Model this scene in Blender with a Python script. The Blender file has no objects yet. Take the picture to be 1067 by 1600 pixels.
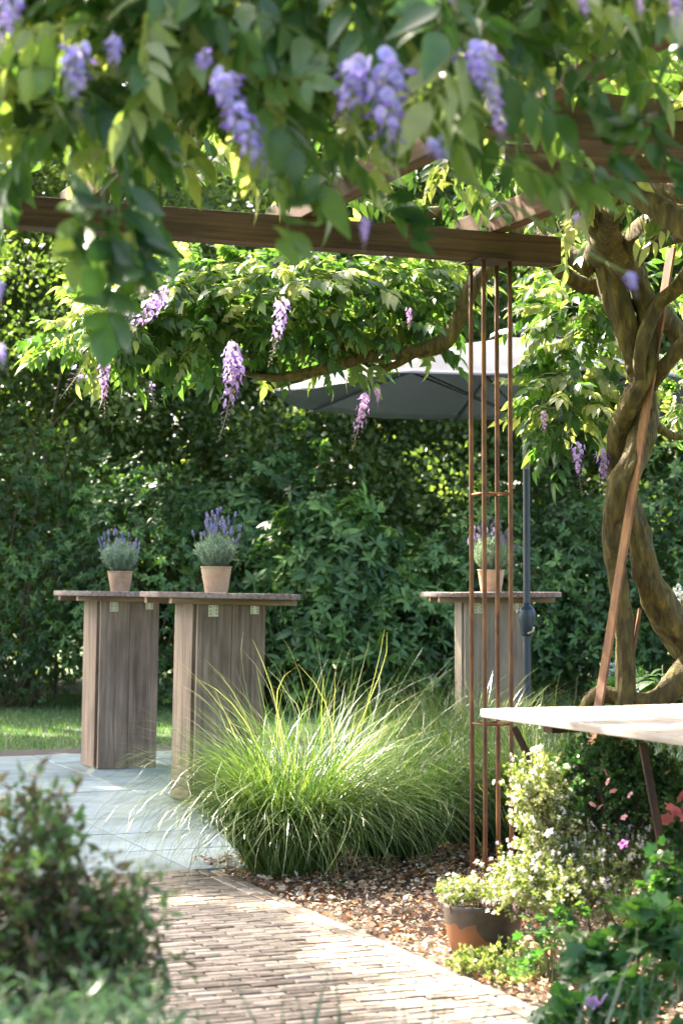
import bpy, bmesh, math, random
import numpy as np
from mathutils import Vector, Matrix, Euler
R = math.radians
rng = np.random.default_rng(7)
random.seed(7)
scn = bpy.context.scene
col = scn.collection

# ------------------------------------------------------------------ camera, light, exposure
F = 3000.0                        # focal length in pixels of the 1067-wide photograph
EYE = 1.15
PITCH = math.atan((915 - 800) / F)
cd = bpy.data.cameras.new('camera'); cam = bpy.data.objects.new('camera', cd); col.objects.link(cam)
cam.location = (0, 0, EYE); cam.rotation_euler = (R(90) + PITCH, 0, 0)
cd.sensor_fit = 'HORIZONTAL'; cd.sensor_width = 24.0; cd.lens = F / 1067 * 24
cd.clip_start = 0.05; cd.clip_end = 400
cd.dof.use_dof = True; cd.dof.focus_distance = 8.3; cd.dof.aperture_fstop = 4.8
cd.dof.aperture_blades = 0
scn.camera = cam
SUN_EL, SUN_AZ = R(45), R(-42)        # azimuth from +Y towards +X
sund = Vector((math.sin(SUN_AZ) * math.cos(SUN_EL), math.cos(SUN_AZ) * math.cos(SUN_EL), math.sin(SUN_EL)))
w = bpy.data.worlds.new('World'); scn.world = w; w.use_nodes = True
nt = w.node_tree; bg = nt.nodes['Background']
sky = nt.nodes.new('ShaderNodeTexSky'); sky.sky_type = 'NISHITA'; sky.sun_disc = False
sky.sun_elevation = SUN_EL; sky.sun_rotation = SUN_AZ
sky.dust_density = 6.0; sky.ozone_density = 0.0; sky.air_density = .6
nt.links.new(sky.outputs[0], bg.inputs[0]); bg.inputs[1].default_value = 0.15
sl = bpy.data.lights.new('sun', 'SUN'); sl.energy = 4.3; sl.angle = R(0.53); sl.color = (1.0, 0.90, 0.74)
so = bpy.data.objects.new('sun', sl); col.objects.link(so); so.location = (0, 0, 12)
so.rotation_euler = sund.to_track_quat('Z', 'Y').to_euler()
scn.view_settings.view_transform = 'Standard'; scn.view_settings.look = 'None'
scn.view_settings.exposure = 3.05; scn.view_settings.gamma = 1.0
scn.view_settings.use_curve_mapping = False
cy = scn.cycles
cy.max_bounces = 8; cy.diffuse_bounces = 4; cy.glossy_bounces = 2; cy.transmission_bounces = 6
cy.transparent_max_bounces = 8; cy.sample_clamp_indirect = 6.0; cy.use_denoising = True
cy.caustics_reflective = False; cy.caustics_refractive = False

# ------------------------------------------------------------------ pixel helpers (photograph pixels -> places in the garden)
cp, sp = math.cos(PITCH), math.sin(PITCH)
def ray(px, py):
    x, y = (px - 533.5) / F, (800 - py) / F
    return Vector((x, cp - y * sp, sp + y * cp))
def at(px, py, Y):
    d = ray(px, py); return Vector((0, 0, EYE)) + d * (Y / d.y)
def G(px, py, z=0.0):
    d = ray(px, py); t = (z - EYE) / d.z; return Vector((0, 0, EYE)) + d * t
U = Vector((-.378, .926, 0)); V = Vector((.926, .378, 0))     # garden axes: along the path, across it
ANG = math.atan2(V.y, V.x)

# ------------------------------------------------------------------ object helpers
def mesh_np(name, v, f, attrs=None, smooth=False):
    """v (n,3); f (m,3|4) or list of such arrays; attrs {name: (n,) or (n,4)}"""
    me = bpy.data.meshes.new(name)
    fs = f if isinstance(f, list) else [f]
    fs = [np.asarray(a, dtype=np.int32) for a in fs if len(a)]
    v = np.asarray(v, dtype=np.float32)
    me.vertices.add(len(v)); me.vertices.foreach_set('co', v.ravel())
    nl = sum(a.size for a in fs); npoly = sum(len(a) for a in fs)
    me.loops.add(nl); me.polygons.add(npoly)
    me.loops.foreach_set('vertex_index', np.concatenate([a.ravel() for a in fs]))
    tot = np.concatenate([np.full(len(a), a.shape[1], np.int32) for a in fs])
    st = np.concatenate([[0], np.cumsum(tot)[:-1]]).astype(np.int32)
    me.polygons.foreach_set('loop_start', st)
    me.polygons.foreach_set('loop_total', tot)
    if smooth: me.polygons.foreach_set('use_smooth', np.ones(npoly, bool))
    me.update(calc_edges=True)
    for k, a in (attrs or {}).items():
        a = np.asarray(a, dtype=np.float32)
        if a.ndim == 1:
            at_ = me.attributes.new(k, 'FLOAT', 'POINT'); at_.data.foreach_set('value', a)
        else:
            at_ = me.attributes.new(k, 'FLOAT_COLOR', 'POINT'); at_.data.foreach_set('color', a.ravel())
    return me
def tag(o, label=None, cat=None, group=None, kind=None):
    if label: o['label'] = label
    if cat: o['category'] = cat
    if group: o['group'] = group
    if kind: o['kind'] = kind
    return o
def thing(name, label, cat, loc=(0, 0, 0), rot=(0, 0, 0), group=None):
    o = bpy.data.objects.new(name, None); col.objects.link(o); o.empty_display_size = .1
    o.location = loc; o.rotation_euler = rot
    return tag(o, label, cat, group)
def part(name, me, parent=None, mat=None, loc=(0, 0, 0), rot=(0, 0, 0), label=None, kind=None, world=False):
    if isinstance(me, bmesh.types.BMesh):
        m = bpy.data.meshes.new(name); me.to_mesh(m); me.free(); me = m
    o = bpy.data.objects.new(name, me); col.objects.link(o)
    if mat is not None and not me.materials: me.materials.append(mat)
    o.parent = parent; o.location = loc; o.rotation_euler = rot
    if world and parent is not None: o.location = Vector(loc) - origin(parent)
    return tag(o, label=label, kind=kind)
def origin(o):
    p = Vector((0, 0, 0))
    while o is not None: p = p + o.location; o = o.parent
    return p
def copy_tree(o, parent=None):
    c = o.copy(); col.objects.link(c); c.parent = parent
    for ch in list(o.children): copy_tree(ch, c)
    return c
def box_bm(sx, sy, sz, bev=0.0, seg=2, jitter=0.0):
    bm = bmesh.new(); bmesh.ops.create_cube(bm, size=1)
    for v in bm.verts: v.co = Vector((v.co.x * sx, v.co.y * sy, v.co.z * sz)) + Vector((random.uniform(-1, 1), random.uniform(-1, 1), random.uniform(-1, 1))) * jitter
    if bev: bmesh.ops.bevel(bm, geom=bm.edges[:], offset=bev, segments=seg, affect='EDGES', profile=.6)
    return bm
def prism_bm(outline, z0, z1, bev=0.0):
    bm = bmesh.new(); vs = [bm.verts.new((x, y, z0)) for x, y in outline]
    f = bm.faces.new(vs); r = bmesh.ops.extrude_face_region(bm, geom=[f])
    for g in r['geom']:
        if isinstance(g, bmesh.types.BMVert): g.co.z = z1
    bmesh.ops.recalc_face_normals(bm, faces=bm.faces[:])
    if bev:
        es = [e for e in bm.edges if abs(e.verts[0].co.z - e.verts[1].co.z) < 1e-6 or abs(e.verts[0].co.z - e.verts[1].co.z) > abs(z1 - z0) * .9]
        es = [e for e in bm.edges if abs(e.verts[0].co.z - e.verts[1].co.z) < 1e-6]
        bmesh.ops.bevel(bm, geom=es, offset=bev, segments=2, affect='EDGES', profile=.6)
    return bm
def catmull(pts, n):
    P = [np.array(p, float) for p in pts]; P = [2 * P[0] - P[1]] + P + [2 * P[-1] - P[-2]]
    out = []
    for i in range(1, len(P) - 2):
        for k in range(n):
            t = k / n
            out.append(.5 * ((2 * P[i]) + (-P[i - 1] + P[i + 1]) * t + (2 * P[i - 1] - 5 * P[i] + 4 * P[i + 1] - P[i + 2]) * t * t + (-P[i - 1] + 3 * P[i] - 3 * P[i + 1] + P[i + 2]) * t ** 3))
    out.append(P[-2]); return np.array(out)
def tube_np(pts, radii, n=6, seg=12, lump=0.0, twist=0.0, caps=True):
    """pts with radii, smoothed; lump adds lobes and knots"""
    if n > 1:
        c = catmull([tuple(p) + (r,) for p, r in zip(pts, radii)], n)
    else:
        c = np.array([tuple(p) + (r,) for p, r in zip(pts, radii)], float)
    C, r = c[:, :3], np.maximum(c[:, 3], 1e-4)
    T = np.gradient(C, axis=0); T /= np.linalg.norm(T, axis=1)[:, None] + 1e-9
    up = np.array([0, 0, 1.0]) if abs(T[0][2]) < .9 else np.array([1.0, 0, 0])
    x = np.cross(up, T[0]); x /= np.linalg.norm(x); vs = []
    ph = rng.uniform(0, 6.28, 4)
    for i in range(len(C)):
        x = x - T[i] * np.dot(x, T[i]); x /= np.linalg.norm(x) + 1e-9; y = np.cross(T[i], x)
        a = np.linspace(0, 2 * np.pi, seg, endpoint=False)
        rr = r[i] * (1 + lump * (.5 * np.sin(3 * a + ph[0] + twist * i) + .35 * np.sin(5 * a + ph[1] - twist * 1.7 * i) + .45 * np.sin(2 * a + i * .55 + ph[2]) + .3 * np.sin(i * .9 + ph[3]) + (.16 * np.sin(11 * a + ph[1] + 1.2 * np.sin(i * .31 + ph[0])) * (seg > 30)) + (.14 * np.sin(17 * a - ph[2] + 1.5 * np.sin(i * .23)) * (seg > 30)) + .25 * rng.uniform(-1, 1, seg)))
        vs.append(C[i] + np.outer(np.cos(a) * rr, x) + np.outer(np.sin(a) * rr, y))
    m = len(C); v = np.concatenate(vs)
    i, j = np.meshgrid(np.arange(m - 1), np.arange(seg), indexing='ij'); j2 = (j + 1) % seg
    f = np.stack([i * seg + j, i * seg + j2, (i + 1) * seg + j2, (i + 1) * seg + j], -1).reshape(-1, 4)
    if caps:
        v = np.concatenate([v, C[:1], C[-1:]]); b, e = len(v) - 2, len(v) - 1; k = np.arange(seg); k2 = (k + 1) % seg
        ft = np.concatenate([np.stack([np.full(seg, b), k2, k], -1), np.stack([np.full(seg, e), (m - 1) * seg + k, (m - 1) * seg + k2], -1)])
        return v, [f, ft]
    return v, [f]
def join_np(items):
    vs, f3, f4, o = [], [], [], 0
    for v, fs in items:
        vs.append(v)
        for f in fs:
            (f3 if f.shape[1] == 3 else f4).append(f + o)
        o += len(v)
    out = []
    if f4: out.append(np.concatenate(f4))
    if f3: out.append(np.concatenate(f3))
    return np.concatenate(vs), out
def lathe_np(prof, seg=32, closed=False):
    pr = np.array(prof, float); a = np.linspace(0, 2 * np.pi, seg, endpoint=False)
    v = np.stack([np.outer(pr[:, 0], np.cos(a)), np.outer(pr[:, 0], np.sin(a)), np.repeat(pr[:, 1][:, None], seg, 1)], -1).reshape(-1, 3)
    m = len(pr); i, j = np.meshgrid(np.arange(m - 1), np.arange(seg), indexing='ij'); j2 = (j + 1) % seg
    return v, np.stack([i * seg + j, i * seg + j2, (i + 1) * seg + j2, (i + 1) * seg + j], -1).reshape(-1, 4)
# instanced templates written straight into one mesh
def frames(d, roll=None):
    """rows: local x = across, y = along d, z = normal"""
    d = d / (np.linalg.norm(d, axis=1)[:, None] + 1e-9)
    up = np.tile([0, 0, 1.0], (len(d), 1)); up[np.abs(d[:, 2]) > .88] = [0, 1.0, 0]
    x = np.cross(d, up); x /= np.linalg.norm(x, axis=1)[:, None]; z = np.cross(x, d)
    if roll is not None:
        c, s = np.cos(roll)[:, None], np.sin(roll)[:, None]; x, z = x * c + z * s, z * c - x * s
    return np.stack([x, d, z], 1)      # (n,3,3), rows are axes
def batch(tv, tf, B, pos, scale, tattr=None, tone=None):
    n = len(pos); scale = np.asarray(scale, float)
    if scale.ndim == 1: scale = np.repeat(scale[:, None], 3, 1)
    L = tv[None] * scale[:, None, :]
    v = np.einsum('nki,nij->nkj', L, B) + pos[:, None, :]
    k = len(tv); fs = []
    for f in (tf if isinstance(tf, list) else [tf]):
        fs.append((f[None] + (np.arange(n) * k)[:, None, None]).reshape(-1, f.shape[1]))
    t = np.repeat(rng.random(n) if tone is None else tone, k)
    if tattr is not None: t = np.clip(t + np.tile(tattr, n), 0, 1)
    return v.reshape(-1, 3), fs, t
def leaf_tpl(wd=.4, fold=.12, droop=.15, n=4, peak=.4, pw=.8):
    """unit-length leaf along +y, with a midrib fold and a droop"""
    ys = np.linspace(0, 1, n + 1); v = []; 
    for k, y in enumerate(ys):
        if k == 0 or k == n: v.append((0, y, -droop * y * y))
        else:
            h = wd * .5 * math.sin(math.pi * (y ** (math.log(.5) / math.log(peak)))) ** pw
            z = -droop * y * y
            v += [(-h, y, z + fold * h * 2), (0, y, z), (h, y, z + fold * h * 2)]
    f3, f4 = [], []
    f3 += [(0, 2, 1), (0, 3, 2)]
    for k in range(1, n - 1):
        a = 1 + (k - 1) * 3; b = a + 3
        f4 += [(a, a + 1, b + 1, b), (a + 1, a + 2, b + 2, b + 1)]
    a = 1 + (n - 2) * 3; e = len(v) - 1
    f3 += [(a, a + 1, e), (a + 1, a + 2, e)]
    return np.array(v, float), [np.array(f4).reshape(-1, 4), np.array(f3)] if f4 else [np.array(f3)]
QUADLEAF = (np.array([(0, 0, 0), (-.28, .45, .06), (0, 1, -.08), (.28, .45, .06)], float), [np.array([(0, 3, 2, 1)])])
def rand_dirs(n, up=0.0, out=None):
    d = rng.normal(size=(n, 3)); d /= np.linalg.norm(d, axis=1)[:, None]
    d[:, 2] += up
    if out is not None: d = d + out
    return d

# ------------------------------------------------------------------ materials
def nodes(m):
    m.use_nodes = True; nt = m.node_tree; nt.nodes.clear(); return nt, nt.nodes.new('ShaderNodeOutputMaterial')
def ramp(nt, stops, fac=None, interp='LINEAR'):
    r = nt.nodes.new('ShaderNodeValToRGB'); cr = r.color_ramp; cr.interpolation = interp
    while len(cr.elements) < len(stops): cr.elements.new(.5)
    for e, (p, c) in zip(cr.elements, stops): e.position = p; e.color = (*c, 1)
    if fac is not None: nt.links.new(fac, r.inputs[0])
    return r
def leaf_mat(name, stops, trans=.4, tcol=(1.5, 1.7, .7), rough=.42, spec=.5, objvar=.25):
    m = bpy.data.materials.new(name); nt, out = nodes(m); L = nt.links.new; N = nt.nodes.new
    a = N('ShaderNodeAttribute'); a.attribute_name = 'tone'; oi = N('ShaderNodeObjectInfo')
    s = N('ShaderNodeMath'); s.operation = 'MULTIPLY_ADD'; L(oi.outputs['Random'], s.inputs[0]); s.inputs[1].default_value = objvar; L(a.outputs['Fac'], s.inputs[2])
    s2 = N('ShaderNodeMath'); s2.operation = 'SUBTRACT'; s2.use_clamp = True; L(s.outputs[0], s2.inputs[0]); s2.inputs[1].default_value = objvar / 2
    r = ramp(nt, stops, s2.outputs[0])
    tc = N('ShaderNodeTexCoord'); nz = N('ShaderNodeTexNoise'); nz.inputs['Scale'].default_value = 60; L(tc.outputs['Object'], nz.inputs['Vector'])
    mr = N('ShaderNodeMapRange'); L(nz.outputs[0], mr.inputs[0]); mr.inputs[3].default_value = .75; mr.inputs[4].default_value = 1.25
    mx = N('ShaderNodeVectorMath'); mx.operation = 'SCALE'; L(r.outputs[0], mx.inputs[0]); L(mr.outputs[0], mx.inputs['Scale'])
    p = N('ShaderNodeBsdfPrincipled'); L(mx.outputs[0], p.inputs['Base Color']); p.inputs['Roughness'].default_value = rough; p.inputs['Specular IOR Level'].default_value = spec
    t = N('ShaderNodeBsdfTranslucent'); tm = N('ShaderNodeVectorMath'); tm.operation = 'MULTIPLY'; L(mx.outputs[0], tm.inputs[0]); tm.inputs[1].default_value = tcol; L(tm.outputs[0], t.inputs[0])
    mix = N('ShaderNodeMixShader'); mix.inputs[0].default_value = trans; L(p.outputs[0], mix.inputs[1]); L(t.outputs[0], mix.inputs[2]); L(mix.outputs[0], out.inputs[0])
    return m
def petal_mat(name, trans=.35):
    m = bpy.data.materials.new(name); nt, out = nodes(m); L = nt.links.new; N = nt.nodes.new
    a = N('ShaderNodeAttribute'); a.attribute_name = 'petal'
    p = N('ShaderNodeBsdfPrincipled'); L(a.outputs['Color'], p.inputs['Base Color']); p.inputs['Roughness'].default_value = .55; p.inputs['Specular IOR Level'].default_value = .25
    t = N('ShaderNodeBsdfTranslucent'); L(a.outputs['Color'], t.inputs[0])
    mix = N('ShaderNodeMixShader'); mix.inputs[0].default_value = trans; L(p.outputs[0], mix.inputs[1]); L(t.outputs[0], mix.inputs[2]); L(mix.outputs[0], out.inputs[0])
    return m
def mat(name, stops, scale=(8, 8, 8), rough=.7, bump=.3, dist=.01, metal=0.0, spec=.4, detail=6, objvar=.3, rough2=None, coord='Object', extra=None, wave=None, interp='LINEAR'):
    """noise-driven colour and bump; the object's random number shifts pattern and tone"""
    m = bpy.data.materials.new(name); nt, out = nodes(m); L = nt.links.new; N = nt.nodes.new
    tc = N('ShaderNodeTexCoord'); oi = N('ShaderNodeObjectInfo')
    mp = N('ShaderNodeMapping'); mp.inputs['Scale'].default_value = scale; L(tc.outputs[coord], mp.inputs[0])
    if objvar:
        cb = N('ShaderNodeCombineXYZ'); mu = N('ShaderNodeMath'); mu.operation = 'MULTIPLY'; mu.inputs[1].default_value = 37.0; L(oi.outputs['Random'], mu.inputs[0])
        for k in range(3): L(mu.outputs[0], cb.inputs[k])
        L(cb.outputs[0], mp.inputs['Location'])
    nz = N('ShaderNodeTexNoise'); nz.inputs['Scale'].default_value = 1; nz.inputs['Detail'].default_value = detail; nz.inputs['Roughness'].default_value = .6; nz.inputs['Distortion'].default_value = .4; L(mp.outputs[0], nz.inputs['Vector'])
    mr = N('ShaderNodeMapRange'); mr.inputs[1].default_value = .28; mr.inputs[2].default_value = .72; L(nz.outputs[0], mr.inputs[0])
    ma = N('ShaderNodeMath'); ma.operation = 'MULTIPLY_ADD'; ma.inputs[1].default_value = objvar; L(oi.outputs['Random'], ma.inputs[0]); L(mr.outputs[0], ma.inputs[2])
    ms = N('ShaderNodeMath'); ms.operation = 'SUBTRACT'; ms.use_clamp = True; ms.inputs[1].default_value = objvar / 2; L(ma.outputs[0], ms.inputs[0])
    r = ramp(nt, stops, ms.outputs[0], interp); c = r.outputs[0]
    p = N('ShaderNodeBsdfPrincipled')
    if extra is not None: c = extra(nt, tc, c)
    L(c, p.inputs['Base Color']); p.inputs['Roughness'].default_value = rough; p.inputs['Metallic'].default_value = metal; p.inputs['Specular IOR Level'].default_value = spec
    if bump:
        b = N('ShaderNodeBump'); b.inputs['Strength'].default_value = bump; b.inputs['Distance'].default_value = dist; L(nz.outputs[0], b.inputs['Height']); L(b.outputs[0], p.inputs['Normal'])
    L(p.outputs[0], out.inputs[0]); return m
def attr_mat(name, rough=.8, trans=0.0, attr='petal', spec=.2):
    m = petal_mat(name, trans); return m

def wood(name, dark, mid, light, axis, rough=.75):
    s = [55, 55, 55]; s['xyz'.index(axis)] = 2.2
    def knots(nt, tc, c):
        L = nt.links.new; N = nt.nodes.new
        mp = N('ShaderNodeMapping'); q = [7, 7, 7]; q['xyz'.index(axis)] = 2.6; mp.inputs['Scale'].default_value = q
        oi = N('ShaderNodeObjectInfo'); cb = N('ShaderNodeCombineXYZ'); mu = N('ShaderNodeMath'); mu.operation = 'MULTIPLY'; mu.inputs[1].default_value = 91
        L(oi.outputs['Random'], mu.inputs[0]); [L(mu.outputs[0], cb.inputs[k]) for k in range(3)]; L(cb.outputs[0], mp.inputs['Location'])
        L(tc.outputs['Object'], mp.inputs[0]); nz = N('ShaderNodeTexNoise'); nz.inputs['Scale'].default_value = 1; nz.inputs['Detail'].default_value = 3; L(mp.outputs[0], nz.inputs['Vector'])
        rr = ramp(nt, [(.25, (.55, .52, .50)), (.5, (1, 1, 1)), (.75, (1.35, 1.32, 1.3))], nz.outputs[0])
        mx = N('ShaderNodeMix'); mx.data_type = 'RGBA'; mx.blend_type = 'MULTIPLY'; mx.inputs[0].default_value = 1; L(c, mx.inputs[6]); L(rr.outputs[0], mx.inputs[7]); return mx.outputs[2]
    return mat(name, [(0, dark), (.45, mid), (1, light)], tuple(s), rough, .35, .004, objvar=.35, extra=knots)

M = {}
WIST = [(0, (.030, .075, .022)), (.5, (.055, .125, .032)), (.8, (.10, .18, .045)), (1, (.33, .35, .19))]  # palest stop: young leaves, with sky sheen mixed into the colour
M['wisteria'] = leaf_mat('wisteria_leaf', WIST, .5, (2.1, 2.1, .8), .38, .5)
M['wisteria_near'] = leaf_mat('near_wisteria_leaf', [(0, (.034, .080, .028)), (.45, (.075, .145, .045)), (.75, (.16, .22, .075)), (1, (.36, .37, .19))], .42, (1.7, 1.8, .7), .33, .6)  # palest stop paints pale sky reflection as well as young leaves
M['raceme'] = petal_mat('wisteria_petal', .4)
M['rhodo'] = leaf_mat('rhododendron_leaf', [(0, (.030, .066, .021)), (.5, (.088, .175, .052)), (.8, (.13, .24, .065)), (1, (.21, .32, .085))], .25, (1.5, 1.8, .6), .42, .32)
M['hedge'] = leaf_mat('hedge_leaf', [(0, (.035, .06, .022)), (.6, (.10, .155, .048)), (1, (.25, .31, .11))], .38, (1.7, 1.9, .6), .45, .35)
M['tree'] = leaf_mat('tree_leaf', [(0, (.03, .06, .02)), (.6, (.055, .11, .03)), (1, (.10, .16, .05))], .4, (1.6, 1.8, .6), .45, .4)
M['grass'] = leaf_mat('ornamental_grass', [(0, (.03, .075, .016)), (.5, (.09, .165, .035)), (.8, (.22, .29, .08)), (1, (.48, .46, .22))], .3, (1.4, 1.5, .7), .28, .7)
M['lawn'] = leaf_mat('lawn_grass', [(0, (.05, .12, .035)), (.7, (.09, .18, .05)), (1, (.2, .24, .1))], .35, (1.4, 1.6, .7), .45, .4)
M['thyme'] = leaf_mat('small_leaf', [(0, (.05, .10, .02)), (.5, (.17, .23, .07)), (1, (.42, .44, .26))], .4, (1.6, 1.6, .7), .45, .4)
M['geranium'] = leaf_mat('geranium_leaf', [(0, (.03, .09, .03)), (.6, (.06, .15, .045)), (1, (.13, .22, .06))], .35, (1.5, 1.8, .6), .35, .6)
M['hebe'] = leaf_mat('shrub_leaf', [(0, (.13, .08, .055)), (.33, (.09, .075, .04)), (.5, (.07, .13, .045)), (1, (.17, .26, .10))], .3, (1.4, 1.6, .7), .45, .4)
M['bluegrass'] = leaf_mat('blue_green_blade', [(0, (.04, .085, .045)), (1, (.085, .145, .085))], .3, (1.3, 1.5, .9), .4, .5)
M['lavender_leaf'] = leaf_mat('lavender_leaf', [(0, (.16, .25, .17)), (.6, (.30, .39, .30)), (1, (.45, .52, .43))], .3, (1.2, 1.3, .9), .6, .3)
M['bark'] = mat('vine_bark', [(0, (.035, .024, .010)), (.4, (.085, .064, .018)), (.75, (.15, .115, .028)), (1, (.24, .18, .05))], (34, 34, 9), .85, 1.0, .03, objvar=.15)
M['twig'] = mat('twig_bark', [(0, (.06, .04, .025)), (1, (.16, .11, .07))], (20, 20, 20), .85, .4)
M['greenstem'] = mat('green_stem', [(0, (.12, .16, .05)), (1, (.22, .26, .1))], (20, 20, 20), .6, .2)
M['post_wood'] = wood('weathered_plank_upright', (.10, .063, .038), (.19, .13, .083), (.29, .215, .145), 'z')
M['post_wood_pale'] = wood('pale_plank_upright', (.18, .14, .095), (.29, .235, .165), (.38, .32, .24), 'z')
M['top_wood'] = wood('weathered_tabletop', (.13, .085, .065), (.23, .165, .13), (.34, .27, .22), 'x')
M['batten'] = wood('batten_wood', (.16, .09, .05), (.27, .165, .09), (.36, .24, .14), 'y')
M['beam'] = wood('pergola_wood', (.042, .021, .010), (.085, .045, .021), (.135, .075, .037), 'x')
M['garden_top'] = wood('greyed_tabletop', (.20, .165, .13), (.33, .28, .23), (.44, .39, .33), 'y')
M['rust'] = mat('rusted_steel', [(0, (.06, .028, .014)), (.5, (.17, .075, .028)), (1, (.30, .15, .05))], (25, 25, 8), .7, .4, .003, metal=.15, spec=.5, objvar=.2)
M['rust_dark'] = mat('dark_rusted_steel', [(0, (.025, .016, .012)), (1, (.09, .045, .025))], (25, 25, 10), .6, .3, .003, metal=.2, objvar=.2)
M['zinc'] = mat('yellow_zinc', [(0, (.46, .44, .27)), (1, (.66, .64, .42))], (40, 40, 40), .45, .1, .001, metal=.3)
M['screw'] = mat('screw_head', [(0, (.05, .05, .045)), (1, (.12, .12, .1))], (40, 40, 40), .5, 0)
M['wicker'] = mat('wicker', [(0, (.36, .23, .14)), (.5, (.50, .34, .22)), (1, (.58, .42, .29))], (14, 14, 14), .7, .3, .002)
M['fabric'] = mat('parasol_cloth', [(0, (.034, .040, .050)), (1, (.055, .063, .075))], (300, 300, 300), .4, .15, .001, spec=.8, objvar=0)
M['pole'] = mat('parasol_pole', [(0, (.045, .055, .07)), (1, (.07, .085, .10))], (30, 30, 5), .38, .05, .001, metal=.4, objvar=0)
M['polelight'] = mat('parasol_pole_tube', [(0, (.34, .35, .34)), (1, (.42, .43, .42))], (30, 30, 5), .35, .05, .001, metal=.5, objvar=0)
def blotch(nt, tc, c):
    L = nt.links.new; N = nt.nodes.new; g = N('ShaderNodeNewGeometry')
    nz = N('ShaderNodeTexNoise'); nz.inputs['Scale'].default_value = 2.3; nz.inputs['Detail'].default_value = 7; nz.inputs['Roughness'].default_value = .65; L(g.outputs['Position'], nz.inputs['Vector'])
    rr = ramp(nt, [(.33, (.66, .66, .60)), (.5, (1, 1, 1)), (.7, (1.12, 1.1, 1.06))], nz.outputs[0])
    mx = N('ShaderNodeMix'); mx.data_type = 'RGBA'; mx.blend_type = 'MULTIPLY'; mx.inputs[0].default_value = 1; L(c, mx.inputs[6]); L(rr.outputs[0], mx.inputs[7]); return mx.outputs[2]
M['tile'] = mat('blue_grey_tile', [(0, (.165, .225, .24)), (.5, (.22, .29, .31)), (1, (.28, .35, .365))], (5, 5, 5), .55, .12, .003, objvar=.7, extra=blotch)
M['grout'] = mat('joint_sand', [(0, (.035, .03, .025)), (1, (.08, .07, .055))], (40, 40, 40), .9, .5)
M['brick'] = mat('clay_paver', [(0, (.14, .105, .078)), (.35, (.235, .19, .145)), (.7, (.31, .26, .205)), (1, (.39, .34, .275))], (22, 22, 22), .75, .35, .004, objvar=1.1, extra=blotch)
M['soil'] = mat('soil', [(0, (.05, .035, .022)), (.6, (.11, .075, .05)), (1, (.19, .13, .09))], (30, 30, 30), .95, 1.0, .02, objvar=0)
M['lawn_soil'] = mat('lawn_soil', [(0, (.035, .06, .02)), (1, (.07, .11, .04))], (20, 20, 20), .95, .5, objvar=0)
M['litter'] = petal_mat('leaf_litter', .12)
M['spike'] = petal_mat('flower_spike_colour', .2)
def stain(nt, tc, c):
    L = nt.links.new; N = nt.nodes.new
    sx = N('ShaderNodeSeparateXYZ'); L(tc.outputs['Object'], sx.inputs[0])
    nz = N('ShaderNodeTexNoise'); nz.inputs['Scale'].default_value = 9; nz.inputs['Detail'].default_value = 2; L(tc.outputs['Object'], nz.inputs['Vector'])
    a = N('ShaderNodeMath'); a.operation = 'MULTIPLY_ADD'; L(nz.outputs[0], a.inputs[0]); a.inputs[1].default_value = .20; L(sx.outputs[2], a.inputs[2])
    b = N('ShaderNodeMath'); b.operation = 'MULTIPLY_ADD'; L(sx.outputs[0], b.inputs[0]); b.inputs[1].default_value = .35; L(a.outputs[0], b.inputs[2])
    rr = ramp(nt, [(0, (1, 1, 1)), (.5, (0, 0, 0))], None, 'CONSTANT')
    mr = N('ShaderNodeMapRange'); mr.inputs[1].default_value = .04; mr.inputs[2].default_value = .31; L(b.outputs[0], mr.inputs[0]); L(mr.outputs[0], rr.inputs[0])
    oc = ramp(nt, [(.3, (.13, .06, .022)), (.7, (.30, .10, .032))], nz.outputs[0])
    mx = N('ShaderNodeMix'); mx.data_type = 'RGBA'; L(rr.outputs[0], mx.inputs[0]); L(c, mx.inputs[6]); L(oc.outputs[0], mx.inputs[7]); return mx.outputs[2]
M['bowl'] = mat('glazed_clay', [(0, (.03, .022, .015)), (1, (.085, .06, .04))], (18, 18, 18), .5, .25, .003, objvar=0, extra=stain)

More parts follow.
